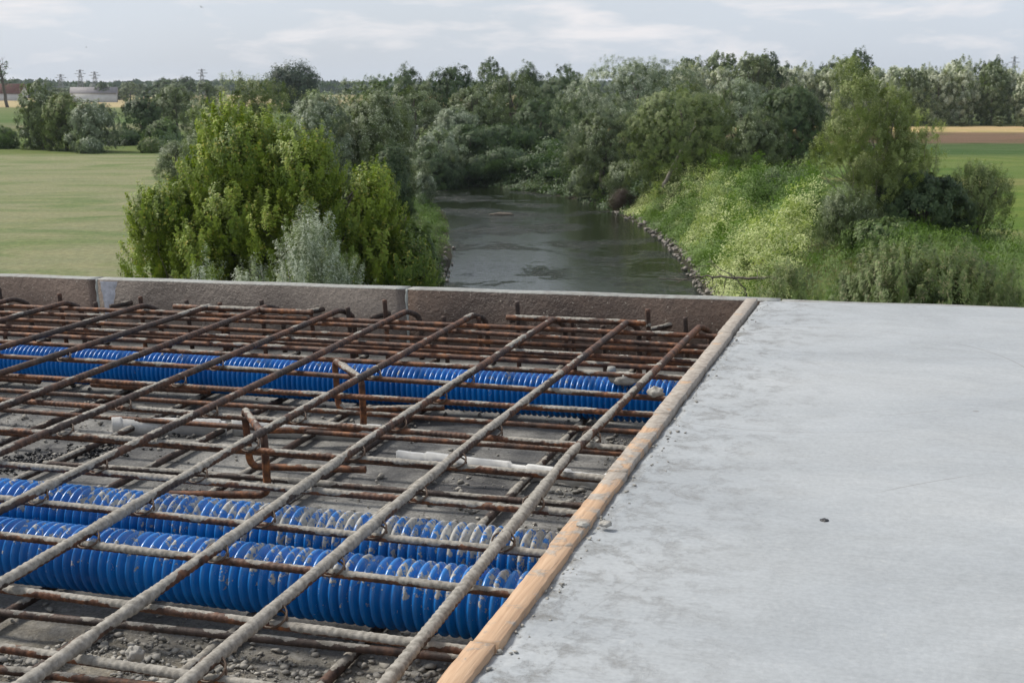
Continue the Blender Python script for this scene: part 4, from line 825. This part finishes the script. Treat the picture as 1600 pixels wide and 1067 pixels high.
T(1235, 398, 130, 42, 'bush', 'dull grey-brown bush on the right bank near the dead branch', cat='bush', leaf='sedge', nl=7, npuff=800, lpp=44, size=0.055, asp=0.22, seed=133, puff=0.34, spike=0.35, z0=0.0, upb=0.4, shape='dome', pale=0.1, stems=3, r0=0.05)
T(1215, 262, 110, 78, 'bush', 'dark leafy mound on top of the right bank', cat='bush', leaf='mid', nl=8, npuff=650, lpp=34, size=0.10, asp=0.5, seed=134, puff=0.45, z0=0.0, shape='ground', stems=3)
T(1265, 300, 90, 66, 'bush', 'brownish bush on top of the right bank, left of the grey willow', cat='bush', leaf='sedge', nl=6, npuff=480, lpp=34, size=0.08, asp=0.3, seed=135, puff=0.42, spike=0.3, z0=0.0, shape='dome', stems=3)

# pale forest beyond the right fields: three models, copied
FM = []
for i, (lf, wd, h) in enumerate([('pale', 9.5, 13.0), ('pale', 8.5, 11.5), ('willow', 9, 13.5), ('dark', 8, 14.5)]):
    FM.append(tree('forest_tree', 50 + i * 9.5, 246 + i, wd, h, '', leaf=lf, nl=9, npuff=330, lpp=24, size=0.30, asp=0.45, seed=150 + i, puff=1.0, spike=0.5, z0=0.0, shape='dome', pale=0.38 if lf == 'pale' else 0.10, r0=0.3))
spots = []
for row, (y0, n, x0, x1) in enumerate([(238, 15, 30, 108), (250, 15, 28, 112), (268, 12, 34, 120)]):
    for k in range(n):
        spots.append((x0 + (x1 - x0) * (k + 0.5) / n + RNG.uniform(-1.5, 1.5), y0 + RNG.uniform(-3, 3), row))
cnt = [0, 0, 0]
for k, (x, y, row) in enumerate(spots):
    mi = k if k < 4 else int(RNG.choice(4, p=[(0.42, 0.3, 0.2, 0.08), (0.3, 0.25, 0.3, 0.15), (0.2, 0.2, 0.3, 0.3)][row]))
    col = ['pale silvery', 'pale grey', 'grey-green', 'dark green'][mi]; s_ = RNG.uniform(0.76, 1.0) * (1 + 0.045 * row)
    lab = f"{col} tree in the wood's {['front', 'middle', 'back'][row]} row beyond the field, {ORD[cnt[row]]} from left"; cnt[row] += 1
    if k < 4:
        o = FM[mi]; o.location = (x, y, tz(x, y)); o['label'] = lab; o['group'] = 'wood beyond the brown field'; o['category'] = 'tree'; o.scale = (s_,) * 3
    else: copy_tree(FM[mi], x, y, (s_ * RNG.uniform(0.9, 1.1), s_, s_), RNG.uniform(0, 6.28), lab, 'wood beyond the brown field')
for k in range(9):
    x = 62 + k * 5.2 + RNG.uniform(-1, 1); y = 231 + RNG.uniform(-1, 1)
    copy_tree(FM[2], x, y, (0.3, 0.25, RNG.uniform(0.09, 0.15)), k, f"low hedge bush at the foot of the wood, {ORD[k]} from its left", 'low bushes at the foot of the wood')
# single trees far left and behind
far_sp = [(330, 126, 36, 330), (300, 119, 50, 520), (268, 121, 40, 540), (215, 128, 34, 600), (232, 130, 30, 620), (172, 127, 24, 560), (345, 133, 40, 420), (250, 134, 44, 420), (196, 136, 40, 640), (110, 137, 50, 700), (60, 136, 60, 720), (140, 136, 40, 760), (20, 136, 60, 640), (1150, 122, 46, 420), (1130, 126, 50, 380), (1185, 126, 40, 400), (1240, 118, 70, 380), (1300, 110, 90, 420), (1340, 108, 90, 420), (1270, 113, 60, 400)]
for k, (px, py, wp, d) in enumerate(far_sp):
    x = at(px, d); h = topz(py, d) - tz(x, d); wd = wp / 1950 * d; src = FM[3] if k % 3 else FM[2]; base_h = 14.5 if k % 3 else 13.5; base_w = 8.0 if k % 3 else 9.0
    side = 'left' if px < 700 else 'right'
    kk = sorted([f[0] for f in far_sp if (f[0] < 700) == (px < 700)]).index(px)
    copy_tree(src, x, d, (wd / base_w, wd / base_w, h / base_h), k * 1.3, f"small dark tree on the far skyline at the {side}, {ORD[kk]} from the left of those", 'trees on the far skyline')
# dense far woods as one mass
r = np.random.default_rng(77); n = 42000; ang = r.uniform(-0.62, 0.62, n); dist = r.uniform(1000, 1600, n); P = np.stack([np.sin(ang) * dist, np.cos(ang) * dist, np.zeros(n)], -1)
hh = 5 + 7 * vnoise(P * [1, 1, 0], 0.012, 78, 3); P[:, 2] = terrain(P[:, 0], P[:, 1]) + hh * r.random(n) ** 0.6
out = np.tile([0, -0.5, 0.8], (n, 1)); V = leaves(P, out, 3.2, 0.7, r, 0, 0.4)
tag(link('distant_woods', mesh_np('distant_woods', V, np.arange(len(V)).reshape(-1, 4), LEAF['bluish'], False, None, {'tint': r.uniform(0, 0.5, n)})), 'low bluish line of distant woods along the horizon', 'woods', None, 'stuff')

# half bare tree at the left edge
def bare_tree(px, dist, H, label, seed, leafy):
    x = at(px, dist); o = empty('bare_tree', (x, dist, tz(x, dist))); r = np.random.default_rng(seed); m = MB(); tips = []
    t = np.linspace(0, 1, 10)[:, None]; P = np.concatenate([-0.9 * t ** 0.9 * 1.6, 0 * t, t * H * 0.82 - 0.3], 1) + r.normal(0, 0.05, (10, 3)); m.tube(P, 0.62 * (1 - 0.45 * t[:, 0]), 8)
    for i in range(26):
        k = r.integers(5, 10); a = P[k]; d = np.array([r.normal(), r.normal(), 0.9]); d /= np.linalg.norm(d); L = r.uniform(1.5, 4.2); tt = np.linspace(0, 1, 6)[:, None]
        Q = a + d * L * tt + r.normal(0, 0.14, (6, 3)) * tt; Q[:, 2] += tt[:, 0] ** 2 * L * 0.25; m.tube(Q, 0.17 * (1 - 0.8 * tt[:, 0]), 5); tips.append(Q[-1]); tips.append(Q[3])
        for _ in range(3):
            b = Q[r.integers(2, 6)]; d2 = d * 0.6 + r.normal(0, 0.6, 3); Q2 = b + d2 * tt * r.uniform(0.8, 1.8); m.tube(Q2, 0.06 * (1 - 0.6 * tt[:, 0]), 4); tips.append(Q2[-1])
    link('trunk', m.mesh('trunk', M_BARK, True), parent=o); tips = np.array(tips)
    q = tips[r.random(len(tips)) < leafy]; P2 = (q[:, None, :] + r.normal(0, 0.45, (len(q), 14, 3))).reshape(-1, 3); out = r.normal(size=P2.shape); out /= np.linalg.norm(out, axis=1)[:, None]
    V = leaves(P2, out, 0.30, 0.5, r, 0, 0.3); link('crown', mesh_np('crown', V, np.arange(len(V)).reshape(-1, 4), LEAF['dark'], False, None, {'tint': r.uniform(0, 0.5, len(P2))}), parent=o)
    return tag(o, label, 'tree')
bare_tree(25, 430, 16, 'nearly bare dead tree with a thick leaning trunk at the far left', 3, 0.25)
bare_tree(-6, 440, 16.5, 'dark leafed tree cut by the left picture edge beside the dead one', 9, 0.95)

# far farm buildings
M_WALLW = mat_simple('white_render', (0.50, 0.51, 0.53), (0.62, 0.62, 0.64), 0.6, 0.9); M_ROOFG = mat_simple('grey_sheet_roof', (0.16, 0.15, 0.16), (0.25, 0.235, 0.24), 0.8, 0.7); M_ROOFR = mat_simple('brown_tile_roof', (0.10, 0.045, 0.035), (0.17, 0.075, 0.055), 0.8, 0.85)
M_DARK = mat_simple('dark_opening', (0.02, 0.02, 0.025), (0.04, 0.04, 0.045), 2, 0.5)
def barn(px, dist, L, Wd, hw, hr, rz, roof, label, win, gab=M_WALLW):
    x = at(px, dist); z = tz(x, dist); o = empty('farm_building', (x, dist, z), rotz=rz)
    m = MB(); m.box((-L / 2, -Wd / 2, -1.0), (L / 2, Wd / 2, hw)); m.add([(-L / 2, -Wd / 2, hw), (-L / 2, Wd / 2, hw), (-L / 2, 0, hw + hr - 0.15), (L / 2, -Wd / 2, hw), (L / 2, Wd / 2, hw), (L / 2, 0, hw + hr - 0.15)], F3=[(0, 2, 1), (3, 4, 5)])
    link('wall', m.mesh('wall', gab), parent=o)
    m = MB(); e = 0.5
    for s_ in (-1, 1):
        y0, z0_, = s_ * (Wd / 2 + e), hw - e * hr / (Wd / 2)
        m.add([(-L / 2 - e, y0, z0_), (L / 2 + e, y0, z0_), (L / 2 + e, 0, hw + hr), (-L / 2 - e, 0, hw + hr), (-L / 2 - e, y0, z0_ + .22), (L / 2 + e, y0, z0_ + .22), (L / 2 + e, 0, hw + hr + .22), (-L / 2 - e, 0, hw + hr + .22)], [(0, 1, 2, 3), (4, 7, 6, 5), (0, 4, 5, 1), (0, 3, 7, 4), (1, 5, 6, 2)])
    link('roof', m.mesh('roof', roof), parent=o)
    for k in range(win):
        cx = -L / 2 + L * (k + 0.5) / win; m = MB(); m.box((cx - 0.8, -Wd / 2 - 0.05, hw * 0.35), (cx + 0.8, -Wd / 2 - 0.004, hw * 0.72)); link('window', m.mesh('window', M_DARK), parent=o)
    m = MB(); m.box((L / 2 + 0.004, -1.6, -0.2), (L / 2 + 0.07, 1.6, hw * 0.85)); link('door', m.mesh('door', M_DARK), parent=o)
    return tag(o, label, 'building')
barn(160, 560, 19, 9, 4.0, 2.3, 0.25, M_ROOFG, 'white farm shed with a grey roof beyond the left trees', 0)
barn(10, 620, 26, 12, 3.6, 4.2, 0.1, M_ROOFR, 'farm building with a large brown roof at the far left', 0)
barn(1440, 223, 0.001 + 6, 4, 2.0, 1.6, 0.4, M_ROOFR, 'small shed half hidden in the wood at the right', 0) if False else None

# pylons
M_STEEL = mat_simple('galvanised_steel', (0.16, 0.17, 0.18), (0.24, 0.25, 0.27), 1, 0.6)
def pylon(px, py, dist, label):
    x = at(px, dist); zb = tz(x, dist); H = topz(py, dist) - zb; m = MB(); hs = np.linspace(0, 1, 7); wd = lambda t: 2.6 * (1 - t) ** 1.3 + 0.35
    for sx in (-1, 1):
        for sy in (-1, 1): m.tube([(sx * wd(t), sy * wd(t), t * H) for t in hs], 0.13, 4)
    for a, b in zip(hs[:-1], hs[1:]):
        for s_ in (-1, 1):
            m.tube([(-wd(a), s_ * wd(a), a * H), (wd(b), s_ * wd(b), b * H)], 0.09, 4); m.tube([(wd(a), s_ * wd(a), a * H), (-wd(b), s_ * wd(b), b * H)], 0.09, 4)
            m.tube([(s_ * wd(a), -wd(a), a * H), (s_ * wd(b), wd(b), b * H)], 0.09, 4)
    o = empty('power_pylon', (x, dist, zb)); link('mast', m.mesh('mast', M_STEEL), parent=o)
    for t in (0.72, 0.84, 0.95):
        m2 = MB(); L = 4.2 - 1.6 * abs(t - 0.84) / 0.12; m2.tube([(-L, 0, t * H), (0, 0, t * H + 0.5), (L, 0, t * H)], 0.13, 4); m2.tube([(-L, 0, t * H), (0, 0, t * H - 0.5), (L, 0, t * H)], 0.1, 4); link('cross_arm', m2.mesh('cross_arm', M_STEEL), parent=o)
    return tag(o, label, 'pylon', 'power pylons on the horizon')
for px, py, lab in [(110, 117, 'leftmost of the three power pylons over the farm shed'), (140, 110, 'tallest and middle power pylon of the three over the farm shed'), (162, 113, 'power pylon right of the tallest one over the farm shed'), (326, 109, 'lone thin power pylon above the tree left of the river willows'), (1566, 90, 'lone power pylon above the pale wood at the right')]:
    pylon(px, py, 900, lab)

# leaning pale stem, dead branch, floating log, birds
def branch(name, pts, r0, label, cat, mat, twigs, seed):
    r = np.random.default_rng(seed); m = MB(); P, s_ = rounded(pts, np.linalg.norm(np.array(pts[-1]) - pts[0]) / 26, 1.0); P = P + r.normal(0, 0.03, P.shape); m.tube(P, r0 * (1 - 0.75 * s_ / s_[-1]), 7)
    for i in range(twigs):
        k = r.integers(6, len(P) - 2); d = (P[k + 1] - P[k]); d /= np.linalg.norm(d); d = d * 0.7 + r.normal(0, 0.45, 3); L = r.uniform(0.4, 1.3); t = np.linspace(0, 1, 6)[:, None]
        m.tube(P[k] + d * L * t + r.normal(0, 0.03, (6, 3)) * t, r0 * 0.28 * (1 - 0.7 * t[:, 0]), 4)
    base = np.array(pts[0]); me = m.mesh(name, mat, True); me.transform(Matrix.Translation(-Vector(base)))
    return tag(link(name, me, tuple(base)), label, cat)
zq = lambda px, py, d: (at(px, d), d, topz(py, d))
branch('dead_branch', [zq(1245, 432, 50), zq(1205, 430, 50), zq(1150, 431, 51), zq(1105, 427, 52), zq(1060, 436, 53), zq(1030, 430, 53)], 0.07, 'dead leafless branch reaching out over the water from the right bank', 'branch', M_BARK, 16, 5)
branch('leaning_stem', [(at(1035, 93), 93, 2.6), zq(1060, 235, 93), zq(1082, 195, 94)], 0.16, 'pale leaning willow stem under the broad willow on the right bank', 'tree stem', M_PALEBARK, 3, 6)
branch('dead_branch', [(at(1183, 47), 47, 1.2), zq(1165, 440, 47), zq(1140, 425, 47), zq(1110, 405, 48)], 0.035, 'thin bent dead twig rising above the stones on the right bank', 'branch', M_BARK, 6, 8)
lump((at(785, 99), 99, 0.02), (0.9, 0.35, 0.18), 15, 'dark log drifting in the middle of the river', 'log', M_BARK, 'log', None)
bpy.data.objects['log'].matrix_world = Matrix.Translation((at(785, 98), 98, 0.03))
def bird(px, py, dist, label, rz):
    m = MB(); t = np.linspace(0, 1, 9); m.tube([(0, -0.16 + 0.34 * q, 0.01 * math.sin(q * 6)) for q in t], 0.002 + 0.042 * np.sin(np.pi * t ** 0.8), 8)
    for s_ in (-1, 1):
        V = [(0, 0.06, 0.02), (0, -0.04, 0.02), (s_ * 0.16, 0.05, 0.10), (s_ * 0.16, -0.04, 0.10), (s_ * 0.36, -0.04, 0.06), (s_ * 0.33, -0.08, 0.06)]
        V = V + [(a, b, c - 0.012) for a, b, c in V]; m.add(V, [(0, 1, 3, 2), (2, 3, 5, 4), (6, 8, 9, 7), (8, 10, 11, 9), (0, 2, 8, 6), (2, 4, 10, 8), (1, 7, 9, 3), (3, 9, 11, 5), (4, 5, 11, 10)])
    o = link('bird', m.mesh('bird', M_TAR), zq(px, py, dist), rotz=rz); o.rotation_euler = (0.2, 0.5, rz); return tag(o, label, 'bird')
bird(330, 18, 150, 'small dark bird in flight high in the sky', 0.8)
bird(152, 77, 330, 'tiny distant bird in flight over the farm shed', 1.6)

# ---------------------------------------------------------------- bank undergrowth (uncountable)
def undergrowth(name, label, side, y0, y1, d0, d1, n, lpp, seed, size, asp, leaf, hgt, dens=None, puff=0.28, tintf=None, upb=0.2):
    r = np.random.default_rng(seed); P = []
    x = r.uniform(-60, 40, n * 8); y = r.uniform(y0, y1, n * 8); d, sd_ = river_d(x, y)
    k = (sd_ == side) & (d > d0) & (d < d1); x, y, d = x[k], y[k], d[k]; Q = np.stack([x, y, x * 0], -1)
    if dens is not None: kk = dens(Q, d) > r.random(len(x)); x, y, d, Q = x[kk], y[kk], d[kk], Q[kk]
    x, y, d, Q = x[:n], y[:n], d[:n], Q[:n]; m_ = len(x)
    mound = vnoise(Q, 0.62, seed, 3); z = terrain(x, y) + hgt * (0.15 + 1.5 * sstep(0.3, 0.75, mound)) * r.random(m_) ** 0.35 * sstep(0.2, 2.0, d)
    C = np.stack([x, y, z], -1); e = 0.35
    g = np.stack([-(vnoise(Q + [e, 0, 0], 0.62, seed, 3) - mound), -(vnoise(Q + [0, e, 0], 0.62, seed, 3) - mound), np.full(m_, 0.09)], -1); g[:, 0] -= 0.05 * side; g /= np.linalg.norm(g, axis=1)[:, None]
    Pp = (C[:, None, :] + r.normal(0, 1, (m_, lpp, 3)) * puff * 0.5 * np.array([1, 1, 0.7])).reshape(-1, 3); Pp[:, 2] = np.maximum(Pp[:, 2], 0.06)
    out = np.repeat(g, lpp, 0); t = np.clip(0.25 + r.normal(0, 0.1, m_), 0.02, 0.5) if tintf is None else tintf(Q, d, r)
    tint = np.repeat(t, lpp); lo = tint < 0.51; tint = np.where(lo, np.clip(tint + r.normal(0, 0.07, m_ * lpp), 0, 0.5), np.where(r.random(m_ * lpp) < 0.8, 0.75, 0.40))
    V = leaves(Pp, out, size, asp, r, upb)
    return tag(link(name, mesh_np(name, V, np.arange(len(V)).reshape(-1, 4), LEAF[leaf], False, None, {'tint': tint})), label, 'undergrowth', None, 'stuff')
def creeper_tint(Q, d, r):
    A = Q @ np.array([[0.9, -0.25, 0], [0.45, 0.9, 0], [0, 0, 1]]); b = vnoise(A * [0.55, 0.16, 1], 1.0, 91, 3) + 0.10 * (vnoise(Q, 0.9, 92, 2) - 0.5)
    edge = np.exp(-((d - 2.6) / 2.4) ** 2) * 0.12
    return np.where(b + edge > 0.565, 0.7, np.clip(0.28 + 0.5 * (vnoise(Q, 0.35, 93, 2) - 0.5) + r.normal(0, 0.06, len(Q)), 0.02, 0.5))
undergrowth('bank_creeper', 'creeper with pale blossom covering the right bank', 1, 44, 100, 0.45, 6.8, 18000, 24, 201, 0.054, 0.5, 'fresh', 2.0, tintf=creeper_tint, puff=0.34, dens=lambda Q, d: (d < 1.6 + (Q[:, 1] - 47) * 0.28) * 1.0)
undergrowth('bank_creeper', 'dark low growth under the trees of the right bank bend', 1, 98, 128, 0.1, 12, 2500, 14, 202, 0.13, 0.5, 'dark', 1.6, puff=0.5)  # dark leaves of the bend's growth deepen its shade by colour
undergrowth('bank_grass', 'rank grass and nettles on the left bank', -1, 40, 104, 0.3, 7.0, 9000, 16, 203, 0.09, 0.16, 'fresh', 0.75, puff=0.36, upb=0.7)
undergrowth('bank_grass', 'dark weeds along the far bank of the bend', 1, 116, 150, -0.2, 8, 2500, 12, 204, 0.12, 0.45, 'dark', 0.9, puff=0.5)
undergrowth('bank_grass', 'dark undergrowth below the trees of the far bend', -1, 104, 132, 0.6, 9, 2000, 12, 207, 0.15, 0.45, 'dark', 1.8, puff=0.5)
undergrowth('bank_grass', 'tall weeds at the foot of the right trees', 1, 48, 110, 10, 17, 5000, 14, 205, 0.09, 0.3, 'mid', 0.9, puff=0.36, upb=0.5, dens=lambda Q, d: sstep(0.42, 0.55, vnoise(Q, 0.2, 95, 2)))

undergrowth('bank_grass', 'long green grass on the near right bank behind the dead branch', 1, 42, 70, 3.2, 12.5, 6500, 20, 208, 0.075, 0.16, 'fresh', 0.8, puff=0.34, upb=0.75, tintf=lambda Q, d, r: np.clip(0.2 + 0.4 * (vnoise(Q, 0.3, 96, 2) - 0.5) + r.normal(0, 0.05, len(Q)), 0.02, 0.5))

# riprap stones at the waterline: a few models, each stone its own object
SM = []
for i in range(7):
    th = np.random.default_rng(300 + i); n = 7; kk = n * 2
    a, b = np.meshgrid(np.linspace(0, 2 * math.pi, kk, endpoint=False), np.linspace(0.05, math.pi - 0.05, n)); Dd = np.stack([np.cos(a) * np.sin(b), np.sin(a) * np.sin(b), np.cos(b)], -1).reshape(-1, 3)
    Vv = Dd * (0.7 + 0.5 * vnoise(Dd + i * 3, 1.8, 310 + i, 2))[:, None] * [1, th.uniform(0.6, 0.9), th.uniform(0.5, 0.75)]
    for _ in range(5):
        pn = th.normal(size=3); pn /= np.linalg.norm(pn); dd = Vv @ pn; Vv = Vv - np.clip(dd - 0.62, 0, None)[:, None] * pn
    ii = np.arange(n - 1)[:, None] * kk; j = np.arange(kk)[None]; j2 = (j + 1) % kk
    SM.append(mesh_np('riprap_stone', Vv, np.stack([ii + j, ii + kk + j, ii + kk + j2, ii + j2], -1).reshape(-1, 4), M_STONE))
def stones(n, side, y0, y1, spread, label, group, seed, big=0.19):
    r = np.random.default_rng(seed); x = r.uniform(-14, 16, 30000); y = y0 + (y1 - y0) * r.random(30000) ** 1.25; d, sd_ = river_d(x, y); k = np.where((sd_ == side) & (d > -0.25) & (d < spread))[0][:n]
    for i in k:
        s_ = r.uniform(0.45, 1.0) * big; o = bpy.data.objects.new('riprap_stone', SM[int(r.integers(7))]); COL.objects.link(o)
        o.location = (x[i], y[i], max(terrain([x[i]], [y[i]])[0], 0.0) + s_ * 0.15 + 0.1 * r.random()); o.rotation_euler = (r.uniform(-0.4, 0.4), r.uniform(-0.4, 0.4), r.uniform(0, 6.3)); o.scale = (s_,) * 3
        tag(o, label, 'stone', group)
stones(230, 1, 54, 100, 0.75, 'pale grey riprap stone at the waterline of the right bank', 'riprap stones along the right bank', 401)
stones(40, -1, 56, 80, 0.7, 'brownish riprap stone at the waterline of the left bank', 'riprap stones along the left bank', 402, 0.18)

# ---------------------------------------------------------------- haze: one closed box of even, thin air round everything
m = MB(); m.box((-4200, -400, -8), (4200, 4200, 60))
hm = bpy.data.materials.new('haze_air'); hm.use_nodes = True; ht = hm.node_tree; ht.nodes.clear()
pv = ht.nodes.new('ShaderNodeVolumePrincipled'); pv.inputs['Color'].default_value = (0.80, 0.88, 1.0, 1); pv.inputs['Density'].default_value = 0.00010; pv.inputs['Anisotropy'].default_value = 0.2
ho = ht.nodes.new('ShaderNodeOutputMaterial'); ht.links.new(pv.outputs[0], ho.inputs['Volume'])
tag(link('haze', m.mesh('haze', hm)), 'thin pale haze lying over the far fields', 'haze', None, 'stuff')
